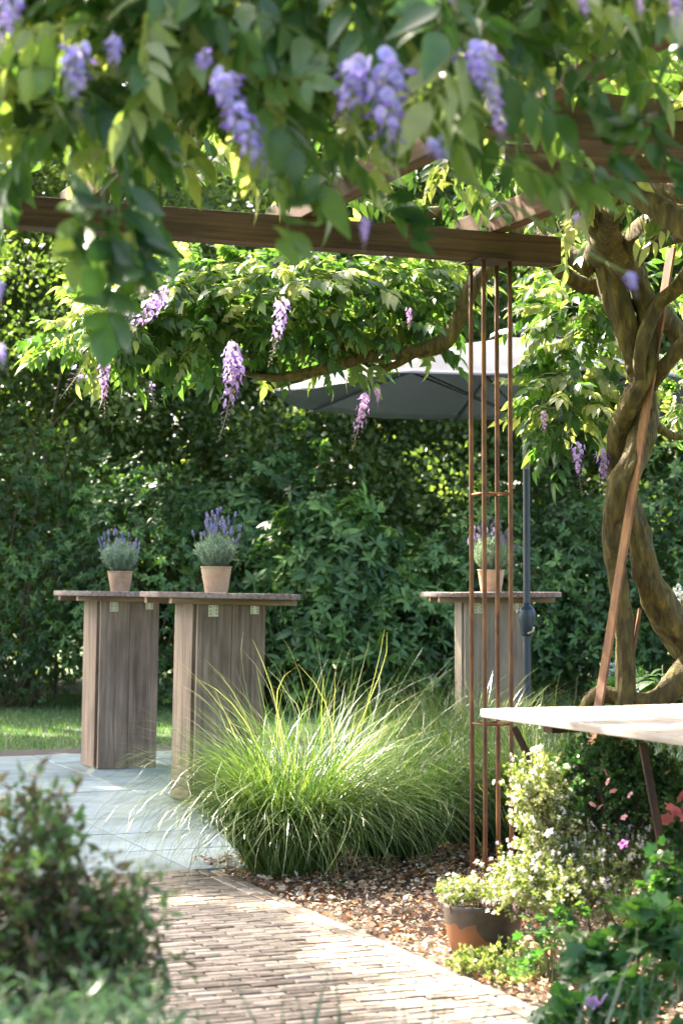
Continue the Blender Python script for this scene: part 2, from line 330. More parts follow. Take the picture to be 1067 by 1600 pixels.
# ------------------------------------------------------------------ spots chosen for sunlight; gaps are cut through hedge, roof and crowns for them
LIT = [(at(900, 1120, 5.9), .3), (at(470, 1130, 8.1), .45), (at(520, 1000, 8.1), .3), (at(300, 540, 8.4), .5), (at(480, 500, 8.4), .55), (at(640, 500, 8.4), .5), (at(150, 560, 8.4), .25), (at(350, 610, 8.2), .3),
       (at(860, 560, 8.6), .55), (at(860, 690, 8.6), .3), (Vector((1.1, 11.6, 2.5)), 1.25), (Vector((.3, 10.9, 2.3)), .6),
       (G(650, 1500), .3), (G(560, 1455), .2), (G(760, 1560), .3), (G(420, 1408), .15), (G(560, 1420), .22), (G(620, 1425), .3), (G(690, 1440), .25), (G(290, 1405), .08), (G(520, 1400), .15), (at(715, 1440, 6), .3),
       (at(860, 1260, 5.8), .2), (at(850, 1360, 5.7), .3), (at(960, 1380, 5.7), .25), (at(860, 1120, 5.9), .45), (at(930, 1500, 4.9), .2), (G(880, 1550), .2),
       (at(300, 30, 3.5), .7), (at(700, 60, 3.5), .6), (at(50, 40, 3.5), .5), (at(500, 10, 3.5), .6), (G(170, 1233), .06), (G(100, 1176), .07), (at(955, 900, 7.9), .18), (at(985, 760, 7.9), .15),
       (at(715, 1010, 11.2), .14), (G(60, 1140), .4), (G(240, 1140), .3), (at(20, 430, 18.6), .6), (at(110, 400, 18.6), .35), (at(690, 735, 18.7), .25), (at(740, 745, 18.7), .15), (at(460, 640, 18.7), .15), (at(850, 450, 18.9), .3), (at(970, 760, 18.9), .25), (at(150, 420, 18.9), .35), (at(60, 540, 18.9), .25), (at(1040, 700, 18.9), .25), (at(200, 500, 18.9), .2),
       (at(770, 900, 7.1), .2), (at(765, 1300, 7.1), .25)]
LP = np.array([tuple(p) for p, r in LIT]); LR = np.array([r for p, r in LIT]); S = np.array(tuple(sund))
def keeps_shade(pos, pad=.1, keep=.03):
    """False for foliage that stands between the sun and one of the sunlit spots"""
    d = pos[:, None, :] - LP[None]; t = d @ S
    dist = np.linalg.norm(d - t[..., None] * S, axis=2)
    hit = ((dist < LR[None] + pad) & (t > .4)).any(1)
    return ~hit | (rng.random(len(pos)) < keep)

exec_order = []
# ================================================================== GROUND, LAWN, TERRACE, PATH
def sheet(name, pts, z, m, label=None):
    bm = bmesh.new(); bm.faces.new([bm.verts.new((p[0], p[1], z)) for p in pts]); bmesh.ops.recalc_face_normals(bm, faces=bm.faces[:])
    if bm.faces[:][0].normal.z < 0: bmesh.ops.reverse_faces(bm, faces=bm.faces[:])
    o = part(name, bm, None, m); tag(o, label=label, kind='structure'); return o
sheet('ground', [(-150, -60), (150, -60), (150, 200), (-150, 200)], -.05, M['lawn_soil'], 'dark green soil and turf reaching away under the whole garden')
O0 = G(299, 1359)
def W(a, b, z=0.0): return O0 + U * a + V * b + Vector((0, 0, z))
aback = (G(130, 1167) - O0).dot(U)
sheet('planting_bed', [W(-4, .09), W(-4, 5), W(2.4, 5), W(2.4, 1.55), W(1.2, 1.25), W(.45, .5), W(0, .12), W(0, .09)], -.012, M['soil'], 'brown soil bed right of the brick path')
sheet('lawn', [W(aback, -8), W(aback, 12), W(aback + 8, 12), W(aback + 8, -8)], -.016, M['lawn_soil'], 'strip of lawn between the terrace and the hedge')

# terrace of square tiles
tb = sheet('terrace', [W(0, -5.2), W(0, .1), W(.45, .5), W(1.2, 1.25), W(2.4, 1.55), W(2.4, 5), W(aback, 5), W(aback, -5.2)], -.014, M['grout'], 'terrace of large blue grey square tiles')
TS = .60
tmeshes = []
for k in range(3):
    bm = box_bm(TS - .012, TS - .012, .03, .0015, 1); me = bpy.data.meshes.new('tile'); bm.to_mesh(me); bm.free(); me.materials.append(M['tile']); tmeshes.append(me)
na = int(aback / TS)
off_b = (G(235, 1330) - O0).dot(V)
for i in range(na + 1):
    for j in range(-9, 8):
        a0 = i * TS + TS / 2; b0 = off_b + j * TS + TS / 2
        if b0 - TS / 2 > np.interp(a0, [0, .45, 1.2, 2.4, 2.5], [-.1, .3, 1.1, 1.4, 9]): continue
        if a0 + TS / 2 > aback + .02: continue
        p = W(a0, b0, -.015 + random.uniform(-.0012, .0012))
        if not (-6 < p.x < 4.6): continue
        part('tile', tmeshes[(i + j) % 3], tb, loc=p, rot=(random.uniform(-.002, .002), random.uniform(-.002, .002), ANG))

# brick path
bp = sheet('brick_path', [W(-4.2, -3), W(-4.2, .11), W(-.002, .11), W(-.002, -3)], -.02, M['grout'], 'path of narrow sandy clay pavers laid in half bond')
BL, BW = .134, .0425
bms = []
for k in range(6):
    bm = box_bm(BL - .0055, BW - .0055, .04, .003, 1, .0010); me = bpy.data.meshes.new('brick'); bm.to_mesh(me); bm.free(); me.materials.append(M['brick']); bms.append(me)
spots = []
r = 0; a = -BW / 2
while a > -3.4:
    off = (r % 2) * BL / 2 + random.uniform(-.004, .004); b = -BL / 2 - off + (BL / 2 if r % 2 else 0) * 0
    if r % 2: spots.append((a, -BL / 4 + .001, .5))
    while b > -2.6:
        p = W(a, b)
        px = 533.5 + F * p.x / max(p.y, .1); py = 915 + F * EYE / max(p.y, .1)
        if -60 < px < 1000 and py < 1720: spots.append((a, b, 1.0))
        b -= BL
    a -= BW; r += 1
def vis(s):
    p = W(s[0], s[1]); px = 533.5 + F * p.x / p.y; py = 915 + F * EYE / p.y
    return (0 if (150 < px < 880 and 1350 < py < 1610) else 50) + p.y
spots.sort(key=vis)
rest = []
for k, (a, b, ln) in enumerate(spots):
    z = -.0185 + random.uniform(-.0022, .0022); rot = (random.uniform(-.012, .012), random.uniform(-.02, .02), ANG + random.uniform(-.012, .012))
    if k < 290:
        o = part('brick', bms[k % 6], bp, loc=W(a, b, z), rot=rot); o.scale.x = ln
    else: rest.append((W(a, b, z), rot, ln, bms[k % 6]))
bm = bmesh.new()
for p, rot, ln, me in rest:
    n0 = len(bm.verts); bm.from_mesh(me); bm.verts.ensure_lookup_table()
    mt = Matrix.Translation(p) @ Euler(rot).to_matrix().to_4x4() @ Matrix.Diagonal((ln, 1, 1, 1))
    bmesh.ops.transform(bm, matrix=mt, verts=bm.verts[n0:])
part('brick_field', bm, bp, M['brick'], kind='stuff')
for row in range(2):
    a = .0 - random.uniform(0, .1)
    while a > -3.6:
        o = part('edging_brick', bms[random.randrange(6)], bp, loc=W(a - BL / 2, .0245 + row * .045, -.0165 + random.uniform(-.0012, .002)), rot=(random.uniform(-.02, .02), random.uniform(-.01, .01), ANG + R(90) + random.uniform(-.02, .02))); o.scale = (1.18, 1.05, 1)
        a -= BL * 1.19

# leaf litter and bark chips on the bed
def litter(n, region, name, label, sz=(.012, .035)):
    a = rng.uniform(region[0], region[1], n); b = rng.uniform(region[2], region[3], n)
    pos = np.array(O0)[None] + np.outer(a, np.array(U)) + np.outer(b, np.array(V)); pos[:, 2] = rng.uniform(-.008, .018, n)
    d = rng.normal(size=(n, 3)); d[:, 2] *= .22
    B = frames(d, rng.normal(0, .5, n)); s = rng.uniform(*sz, n)
    sc = np.stack([s * rng.uniform(.5, 1.3, n), s, s * rng.uniform(.5, 3, n)], 1)
    v, fs, t = batch(QUADLEAF[0], QUADLEAF[1], B, pos, sc)
    pal = np.array([(.10, .055, .03), (.20, .10, .05), (.30, .16, .08), (.42, .28, .17), (.52, .42, .32), (.36, .33, .30), (.45, .16, .06)])
    ci = rng.choice(7, n, p=[.1, .14, .2, .25, .18, .09, .04]); c = np.minimum(pal[ci] * rng.uniform(1.0, 1.9, (n, 1)), .75); c = np.repeat(np.c_[c, np.ones(n)], 4, 0)
    o = part(name, mesh_np(name, v, fs, {'petal': c}), None, M['litter']); return tag(o, label, kind='stuff', cat='leaf litter')
litter(26000, (-3.6, .3, .10, 2.6), 'leaf_litter', 'dry brown and tan leaves and bark chips scattered over the soil')
litter(9000, (.5, 2.3, 1.2, 4.0), 'leaf_litter', 'dry leaf scraps under the ornamental grasses')
litter(90, (.1, 5, -3, .1), 'fallen_petals', 'sparse fallen petals and leaf scraps on the blue grey terrace', (.008, .018))
litter(110, (-3, -.05, -1.8, .05), 'leaf_litter', 'a few fallen petals and scraps lying on the brick path', (.008, .016))

# lawn blades
n = 60000
a = rng.uniform(aback, aback + 6.5, n); b = rng.uniform(-4.5, 7, n)
pos = np.array(O0)[None] + np.outer(a, np.array(U)) + np.outer(b, np.array(V)); pos[:, 2] = -.02
BLADE = (np.array([(-.5, 0, 0), (.5, 0, 0), (.1, 1, 0)], float), [np.array([(0, 1, 2)])])
d = rng.normal(0, .45, (n, 3)); d[:, 2] = 1
v, fs, t = batch(*BLADE, frames(d, rng.uniform(0, 6.28, n)), pos, np.stack([np.full(n, .009), rng.uniform(.03, .075, n), np.ones(n)], 1))
# small white clover heads
o = part('grass', mesh_np('grass', v, fs, {'tone': t}), None, M['lawn']); tag(o, 'short green lawn grass behind the terrace', 'grass', kind='stuff')

# ================================================================== BAR TABLES
TH = 1.11
def bar_table(name, label, px, Y, ang, wood_post, tilt=0.0):
    p = Vector(((px - 533.5) / F * Y, Y, 0)); t = thing('bar_table', label, 'bar table', p, (0, tilt, ang), 'tall plank bar tables on the terrace')
    s = .19; r = .43; hz = TH - .03 - .032
    for k in range(5):                                         # round top, sawn from parallel boards
        y0 = -r - .045 + k * s; y1 = y0 + s - .003; y0c, y1c = max(y0, -r + .004), min(y1, r - .004)
        if y1c - y0c < .02: continue
        ys = np.linspace(y0c, y1c, 9); rr = r + random.uniform(-.006, .006)
        xs = np.sqrt(np.maximum(rr * rr - ys * ys, .0004))
        out = [(x, y) for x, y in zip(xs, ys)] + [(-x, y) for x, y in zip(xs[::-1], ys[::-1])]
        part('top_board', prism_bm(out, TH - .03, TH + random.uniform(-.0015, .0015), .006), t, M['top_wood'], rot=(0, 0, R(90)))
    for sy in (-1, 1):
        part('batten', box_bm(.045, .70, .03, .004), t, M['batten'], loc=(0, 0, TH - .0465), rot=(0, 0, R(90))).location.y = sy * .225
    hw = .19
    for k, (cx, cy_, rz) in enumerate(((0, -hw, 0), (0, hw, 0), (-hw, 0, 90), (hw, 0, 90))):
        for q in (-1, 1):
            wdt = .188 if k < 2 else .158
            bm = box_bm(wdt, .028, hz, .003, 2); xx = q * (wdt / 2 + .001)
            x, y = (cx + xx, cy_) if rz == 0 else (cx, cy_ + xx)
            part('post_board', bm, t, wood_post, loc=(x, y, hz / 2 + random.uniform(0, .002)), rot=(0, 0, R(rz)))
    for bx, w_, h_ in ((-.105, .055, .062), (.125, .048, .045)):
        br = part('bracket', box_bm(w_, .003, h_, .001, 1), t, M['zinc'], loc=(bx, -hw - .0158, hz - h_ / 2 - .002))
        items = []
        for ix in (-.3, .3):
            for iz in (-.3, 0, .3):
                v, f = lathe_np([(0.0001, 0), (.004, 0), (.0035, .0015), (.0001, .0018)], 8); v = v[:, [0, 2, 1]] * [1, -1, 1] + [ix * w_, -.0015, iz * h_ + (.004 if ix > 0 else 0)]; items.append((v, [f]))
        part('screw', mesh_np('screw', *join_np(items)), br, M['screw'])
    return t
t1 = bar_table('bar_table', 'weathered brown bar table farthest left, with one flower pot on top', 186, 12.3, ANG, M['post_wood'], R(1.0))
t2 = bar_table('bar_table', 'weathered brown bar table just behind the big grass clump, second from the left', 338, 10.35, ANG, M['post_wood'], R(1.2))
t3 = bar_table('bar_table', 'paler bar table beside the parasol pole, seen through the metal rods', 767, 11.7, R(4), M['post_wood_pale'], 0)
t4 = bar_table('bar_table', 'bar table mostly outside the picture behind the leaning trunk, only its edge showing', 1148, 11.2, R(15), M['post_wood_pale'], 0)

# ------------------------------------------------------------------ lavender in wicker pots
def lavender(label, base, r0, r1, h, spread, ph, nspk, pink=0.0, tall=0.0):
    t = thing('potted_lavender', label, 'potted lavender', base, (0, 0, random.uniform(0, 3)), 'lavender pots on the bar tables')
    seg, rows = 48, 16; a = np.arange(seg) / seg * 2 * np.pi; vs = []
    for i in range(rows + 1):
        rr = r0 + (r1 - r0) * i / rows + .0022 * np.where((np.arange(seg) // 2 + i) % 2 == 0, 1, -1) * (0 if i in (0, rows) else 1)
        vs.append(np.stack([np.cos(a) * rr, np.sin(a) * rr, np.full(seg, h * i / rows)], 1))
    for rr, z in ((r1 + .004, h), (r1 + .004, h + .006), (r1 - .006, h + .006), (r1 - .012, h - .02)): vs.append(np.stack([np.cos(a) * rr, np.sin(a) * rr, np.full(seg, z)], 1))
    v = np.concatenate(vs); m = len(vs); i, j = np.meshgrid(np.arange(m - 1), np.arange(seg), indexing='ij'); j2 = (j + 1) % seg
    f = np.stack([i * seg + j, i * seg + j2, (i + 1) * seg + j2, (i + 1) * seg + j], -1).reshape(-1, 4)
    part('wicker_pot', mesh_np('wicker_pot', v, f), t, M['wicker'])
    v, f = lathe_np([(.0001, h - .015), (r1 - .012, h - .018)], 24); part('potting_soil', mesh_np('soil', v, f), t, M['soil'])
    # stems with narrow leaves
    ns = 190; items = []; lv_p, lv_d, lv_s = [], [], []; tips = []
    for k in range(ns):
        az = rng.uniform(0, 6.28); rad = (rng.random() ** .6); ra = rad * r1 * .7; ex = spread * rad
        p0 = np.array([math.cos(az) * ra * .5, math.sin(az) * ra * .5, h - .01]); hh = ph * rng.uniform(.6, 1.0) * (1 - .35 * rad * rad)
        p2 = np.array([math.cos(az) * ex, math.sin(az) * ex, h + hh]); p1 = (p0 + p2) / 2 + np.array([math.cos(az), math.sin(az), 0]) * ex * .16 - np.array([0, 0, hh * .02])
        items.append(tube_np([p0, p1, p2], [.0012, .001, .0007], 2, 3, caps=False)); tips.append((p2, p2 - p1))
        for q in np.linspace(.12, 1, 14):
            pp = (1 - q) ** 2 * p0 + 2 * q * (1 - q) * p1 + q * q * p2
            for s_ in (0, 1):
                lv_p.append(pp); aa = rng.uniform(0, 6.28); lv_d.append([math.cos(aa), math.sin(aa), rng.uniform(.4, 1.5)]); lv_s.append(rng.uniform(.018, .034))
    v, fs = join_np(items); part('stems', mesh_np('stems', v, fs, {'tone': np.full(len(v), .4)}), t, M['lavender_leaf'])
    lv_s = np.array(lv_s)
    v, fs, tt = batch(QUADLEAF[0], QUADLEAF[1], frames(np.array(lv_d), rng.uniform(0, 6, len(lv_p))), np.array(lv_p), np.stack([lv_s * .28, lv_s, lv_s], 1))
    part('foliage', mesh_np('foliage', v, fs, {'tone': tt}), t, M['lavender_leaf'], kind='stuff')
    order = rng.permutation(ns)[:nspk]
    for k in order:
        p2, d = tips[k]; d = d / np.linalg.norm(d) + np.array([0, 0, .7]); d /= np.linalg.norm(d); ln = rng.uniform(.01, .07) if rng.random() < .75 else rng.uniform(.07, .11)
        ln += tall * rng.random()
        q = p2 + d * ln; items = [tube_np([p2, q, q + d * .03], [.0009, .0008, .0006], 1, 4)]
        nst = len(items[0][0]); L_ = rng.uniform(.018, .03)
        for z in np.linspace(0, 1, 6):
            c = q + d * L_ * z; rr = .0062 * math.sin(.5 + 2.3 * z)
            for e in range(4):
                an = e * 1.57 + z * 3; o_ = np.array([math.cos(an), math.sin(an), .6]) * rr
                x_ = np.array([.0022, 0, 0]); y_ = np.array([0, .0022, 0]); z_ = d * .004
                vv = np.array([c + o_ + x_, c + o_ - x_, c + o_ + y_, c + o_ - y_, c + o_ + z_, c + o_ - z_])
                items.append((vv, [np.array([(0, 2, 4), (2, 1, 4), (1, 3, 4), (3, 0, 4), (2, 0, 5), (1, 2, 5), (3, 1, 5), (0, 3, 5)])]))
        v, fs = join_np(items); cpk = np.array([(.26, .24, .50), (.36, .32, .58), (.42, .35, .52)])[rng.integers(0, 3)] * (1 - pink) + np.array([.42, .28, .45]) * pink
        c = np.tile([*cpk, 1.0], (len(v), 1)); c[:, :3] *= rng.uniform(.75, 1.25, (len(v), 1)); c[:nst] = (.22, .30, .2, 1)
        part('flower_spike', mesh_np('flower_spike', v, fs, {'petal': c}), t, M['spike'])
    return t
def on_table(tb_, px, r_=0):
    p = tb_.location; x = (px - 533.5) / F * p.y; return Vector((x, p.y - r_, TH + .001))
lavender('small lavender in a peach wicker pot on the leftmost bar table', on_table(t1, 188), .058, .079, .125, .125, .21, 34)
lavender('tall flowering lavender in a wicker pot on the bar table behind the grass', on_table(t2, 338), .060, .081, .135, .115, .19, 54, 0, .06)
lavender('lavender in a wicker pot on the pale bar table behind the metal rods', on_table(t3, 767), .060, .080, .13, .13, .22, 60, .7)
t4p = on_table(t4, 1060, .05)

# ================================================================== PARASOL
px0 = Vector((1.065, 11.05, 0))
um = thing('parasol', 'open dark grey parasol with crank pole standing behind the metal rods', 'parasol', px0)
RIM, APEX, RAD = 2.24, 2.585, 1.50
NS = 8; rot0 = R(12)
def can(rho, a, sag=.05):
    k = (a - rot0) / (2 * math.pi / NS); fr = k - math.floor(k); ed = math.cos(math.pi / NS) / math.cos((fr - .5) * 2 * math.pi / NS)
    rr = rho * RAD * ed; z = APEX - (APEX - RIM) * rho ** 1.35 - sag * math.sin(math.pi * fr) * rho * .5
    return rr * math.cos(a), rr * math.sin(a), z
seg = 96; rows = 14; vs = []; aa = np.linspace(0, 2 * np.pi, seg, endpoint=False)
for i in range(rows + 1):
    rho = .11 + (1 - .11) * i / rows
    vs += [can(rho, a + rot0) for a in aa]
v = np.array(vs); v[:, 2] += .004 * np.sin(v[:, 0] * 23 + v[:, 1] * 9) * np.sin(v[:, 1] * 17)
i, j = np.meshgrid(np.arange(rows), np.arange(seg), indexing='ij'); j2 = (j + 1) % seg
f = np.stack([i * seg + j, i * seg + j2, (i + 1) * seg + j2, (i + 1) * seg + j], -1).reshape(-1, 4)
cn = part('canopy', mesh_np('canopy', v, f, smooth=True), um, M['fabric'])
sm = cn.modifiers.new('thickness', 'SOLIDIFY'); sm.thickness = .003
vs = []
for rho, dz in ((.145, -.012), (.14, .012), (.09, .045), (.03, .055), (.001, .056)):
    for a in aa:
        k = (a) / (2 * math.pi / NS); fr = k - math.floor(k); rr = rho * RAD * (1 if rho < .1 else 1 - .05 * math.sin(math.pi * fr)); vs.append((rr * math.cos(a + rot0), rr * math.sin(a + rot0), APEX + dz + (.012 * math.sin(math.pi * fr) if rho > .1 else 0)))
i, j = np.meshgrid(np.arange(4), np.arange(seg), indexing='ij'); j2 = (j + 1) % seg
part('vent_cap', mesh_np('vent_cap', np.array(vs), np.stack([i * seg + j, i * seg + j2, (i + 1) * seg + j2, (i + 1) * seg + j], -1).reshape(-1, 4), smooth=True), um, M['fabric'])
v, f = lathe_np([(.02, APEX + .05), (.022, APEX + .06), (.012, APEX + .075), (.001, APEX + .08)], 12); part('finial', mesh_np('finial', v, f), um, M['pole'])
for k in range(NS):
    a = rot0 + k * 2 * math.pi / NS; pts = []
    for rho in (.02, .3, .6, .99):
        x, y, z = can(max(rho, .02), a + 1e-4); pts.append((x, y, z - .016))
    rb = part('rib', mesh_np('rib', *tube_np(pts, [.009] * 4, 4, 6)), um, M['pole'])
    x, y, z = can(.5, a + 1e-4); part('strut', mesh_np('strut', *tube_np([(.03 * math.cos(a), .03 * math.sin(a), RIM - .12), (x, y, z - .03)], [.007, .007], 1, 6)), rb, M['pole'])
v, f = lathe_np([(.001, RIM - .17), (.045, RIM - .17), (.045, RIM - .10), (.001, RIM - .1)], 16); part('runner', mesh_np('runner', v, f), um, M['pole'])
v, f = lathe_np([(.020, 1.05), (.020, APEX - .01)], 20); part('upper_pole', mesh_np('upper_pole', v, f, smooth=True), um, M['pole'])
v, f = lathe_np([(.0202, 1.82), (.021, 1.82), (.021, 2.12), (.0202, 2.12)], 20); part('pole_sleeve', mesh_np('pole_sleeve', v, f, smooth=True), um, M['polelight'])
v, f = lathe_np([(.023, .06), (.023, .95)], 20); part('lower_pole', mesh_np('lower_pole', v, f, smooth=True), um, M['pole'])
v, f = lathe_np([(.001, .86), (.03, .86), (.036, .875), (.047, .96), (.049, 1.0), (.04, 1.02), (.024, 1.035), (.024, 1.05), (.001, 1.05)], 24)
ck = part('crank_housing', mesh_np('crank_housing', v, f), um, M['pole'])
v1 = tube_np([(-.045, -.01, 1.0), (-.062, -.012, 1.0)], [.009, .009], 1, 8); v2 = tube_np([(.0, -.05, .875), (.03, -.055, .89), (.035, -.055, .915)], [.006] * 3, 3, 6)
part('crank_handle', mesh_np('crank_handle', *join_np([v1, v2])), ck, M['zinc'])
part('base_plate', box_bm(.46, .46, .06, .01), um, M['pole'], loc=(0, 0, .03))

# ================================================================== PERGOLA
pg = thing('pergola', 'brown timber pergola frame overhead, wrapped in wisteria', 'pergola', (1.0, 7.3, 0))
def timber(name, p0, p1, w_, h_, label=None):
    p0, p1 = Vector(p0), Vector(p1); d = p1 - p0; L_ = d.length; bm = box_bm(L_, w_, h_, .004, 2)
    return part(name, bm, pg, M['beam'], loc=(p0 + p1) / 2, rot=(0, -math.asin(d.z / L_), math.atan2(d.y, d.x)), world=True, label=label)
PY = 7.25
pc = Vector(((767 - 533.5) / F * PY, PY, 0))                 # the rod column stands here
BB = at(800, 408, PY).z                                        # underside of the beam
e1 = pc + V * .28; e0 = pc - V * 4.3
bh = .105
timber('beam', (e0.x, e0.y, BB + bh / 2), (e1.x, e1.y, BB + bh / 2), .10, bh)
# near beam, parallel
nb = at(1067, 240, 5.55); nbz = nb.z + .07
q0 = Vector((nb.x, nb.y, nbz)) - V * 1.25; q1 = Vector((nb.x, nb.y, nbz)) + V * 1.2
timber('beam', q0, q1, .10, .14)
q2 = q0 - U * 2.2 + Vector((0, 0, 0)); 
for k, bofs in enumerate((-3.9, -3.1, -2.3, -1.55, -.75, .02, .75)):
    c = pc + V * bofs; z = BB + bh + .052
    r_ = timber('rafter', (c.x - U.x * 5.2, c.y - U.y * 5.2, z), (c.x + U.x * .35, c.y + U.y * .35, z), .06, .10)
tc_ = pc - U * 1.75
timber('brace', at(790, 250, 6.1), at(1150, 262, 5.9), .05, .10)
# column of four rusty rods
colm = thing('rod_column', 'slender pergola column of four rusty steel rods above the clay bowl', 'metal column', pc)
hs = .055
cs = [(U * sa + V * sb) * hs for sa, sb in ((1, -1), (-1, -1), (1, 1), (-1, 1))]
for c in cs: part('rod', mesh_np('rod', *tube_np([(c.x, c.y, -.02), (c.x, c.y, 1.2), (c.x, c.y, BB - .006)], [.0088] * 3, 4, 10, lump=.03), smooth=True), colm, M['rust'])
for z in (at(767, 772, PY).z, at(767, 1131, PY).z, at(767, 1350, PY).z):
    items = []
    loop = [cs[0], cs[1], cs[3], cs[2]]
    for k in range(4):
        A, B_ = loop[k], loop[(k + 1) % 4]; items.append(tube_np([(A.x, A.y, z), (B_.x, B_.y, z)], [.005, .005], 1, 6))
    part('cross_tie', mesh_np('cross_tie', *join_np(items)), colm, M['rust'])
part('top_plate', box_bm(.17, .17, .006, .001, 1), colm, M['rust_dark'], loc=(0, 0, BB - .0035), rot=(0, 0, ANG))

# ================================================================== WISTERIA
LT = leaf_tpl(.43, .12, .25, 5, .36, pw=1.05)
def compound(seed, n_pairs=5, L_=.20, leaflet=.066, droop=.5, spread=.9):
    g = np.random.default_rng(seed)
    ys = np.linspace(0, 1, n_pairs + 2)
    rp = lambda t: np.array([.02 * math.sin(seed) * t * L_ * 5, L_ * (t - .12 * droop * t * t), -droop * L_ * .8 * t ** 1.8])
    pos, dr, s = [], [], []
    for k in range(n_pairs):
        t = .28 + .62 * k / (n_pairs - 1); p = rp(t)
        for sd in (-1, 1):
            tan = rp(t + .02) - rp(t); tan /= np.linalg.norm(tan)
            d = np.array([sd * spread, 0, -.15 - droop * .45 + g.normal(0, .15)]) + tan * .65 + g.normal(0, .1, 3)
            pos.append(p); dr.append(d); s.append(leaflet * (.72 + .35 * math.sin(math.pi * (k + .7) / n_pairs)) * g.uniform(.88, 1.12))
    tan = rp(1) - rp(.97); pos.append(rp(.97)); dr.append(tan / np.linalg.norm(tan) + g.normal(0, .1, 3)); s.append(leaflet * 1.05)
    n = len(pos); B = frames(np.array(dr), g.normal(0, .35, n)); s = np.array(s)
    k = len(LT[0]); v, fs, t = batch(LT[0], LT[1], B, np.array(pos), np.stack([s, s, s], 1), tone=.5 + g.normal(0, .1, n))
    tv, tf = tube_np([rp(q) for q in (0, .33, .66, .97)], [.0018, .0014, .0011, .0007], 1, 4, caps=False)
    vv, ff = join_np([(v, fs), (tv, tf)]); tt = np.concatenate([np.clip(t, 0, 1), np.full(len(tv), .85)])
    return vv, ff, tt
COMP = [compound(s, 5 if s % 2 else 4, .17 + .02 * (s % 3), .062 + .006 * (s % 3), .25 + .18 * (s % 4), .85 + .1 * (s % 2)) for s in range(8)] + [compound(s, 4, .15, .078, .25, .38) for s in (8, 9, 10)]
TWIG = M['twig']
def compound_mesh(kk, shift, name='leaf'):
    v, f, t = COMP[kk]; return mesh_np(name, v, f, {'tone': np.clip(t + shift, 0, 1)})
CM = {}
for kk in range(11):
    for si, sh in enumerate((-.3, -.05, .2, .5)):
        me = compound_mesh(kk, sh); me.materials.append(M['wisteria']); CM[kk, si] = me
        me = compound_mesh(kk, sh); me.materials.append(M['wisteria_near']); CM[kk, si + 10] = me
def leaves(parent, pos, out, scale, pale_share, nparts, key, kinds=(0, 11)):
    near = origin(parent).y < 5
    """compound leaves at pos growing along out; the ones that show largest are objects of their own"""
    n = len(pos); B = frames(out, rng.normal(0, .5, n)); kk = rng.integers(kinds[0], kinds[1], n)
    si = np.where(rng.random(n) < pale_share, 3, rng.integers(0, 3, n))  # share of pale leaves: young ones, plus ones painted with sky sheen
    order = np.argsort(key); po = origin(parent); rest = {}
    for r_, q in enumerate(order):
        if r_ < nparts:
            o = bpy.data.objects.new('leaf', CM[int(kk[q]), int(si[q]) + (10 if near else 0)]); col.objects.link(o); o.parent = parent
            m = Matrix(B[q].T.tolist()).to_4x4(); m = Matrix.Translation(Vector(pos[q]) - po) @ m @ Matrix.Scale(float(scale[q]), 4); o.matrix_basis = m
        else: rest.setdefault(int(kk[q]), []).append(q)
    V_, F_, T_ = [], [], []; items = []
    for k, qs in rest.items():
        qs = np.array(qs); v, f, t = COMP[k]; vv, ff, tt = batch(v, f, B[qs], pos[qs], scale[qs], tattr=t, tone=np.array([-.3, -.05, .2, .5])[si[qs]]); items.append((vv, ff)); T_.append(tt)
    if items:
        v, fs = join_np(items); part('foliage', mesh_np('foliage', v, fs, {'tone': np.concatenate(T_)}), parent, M['wisteria_near' if near else 'wisteria'], world=True, kind='stuff')

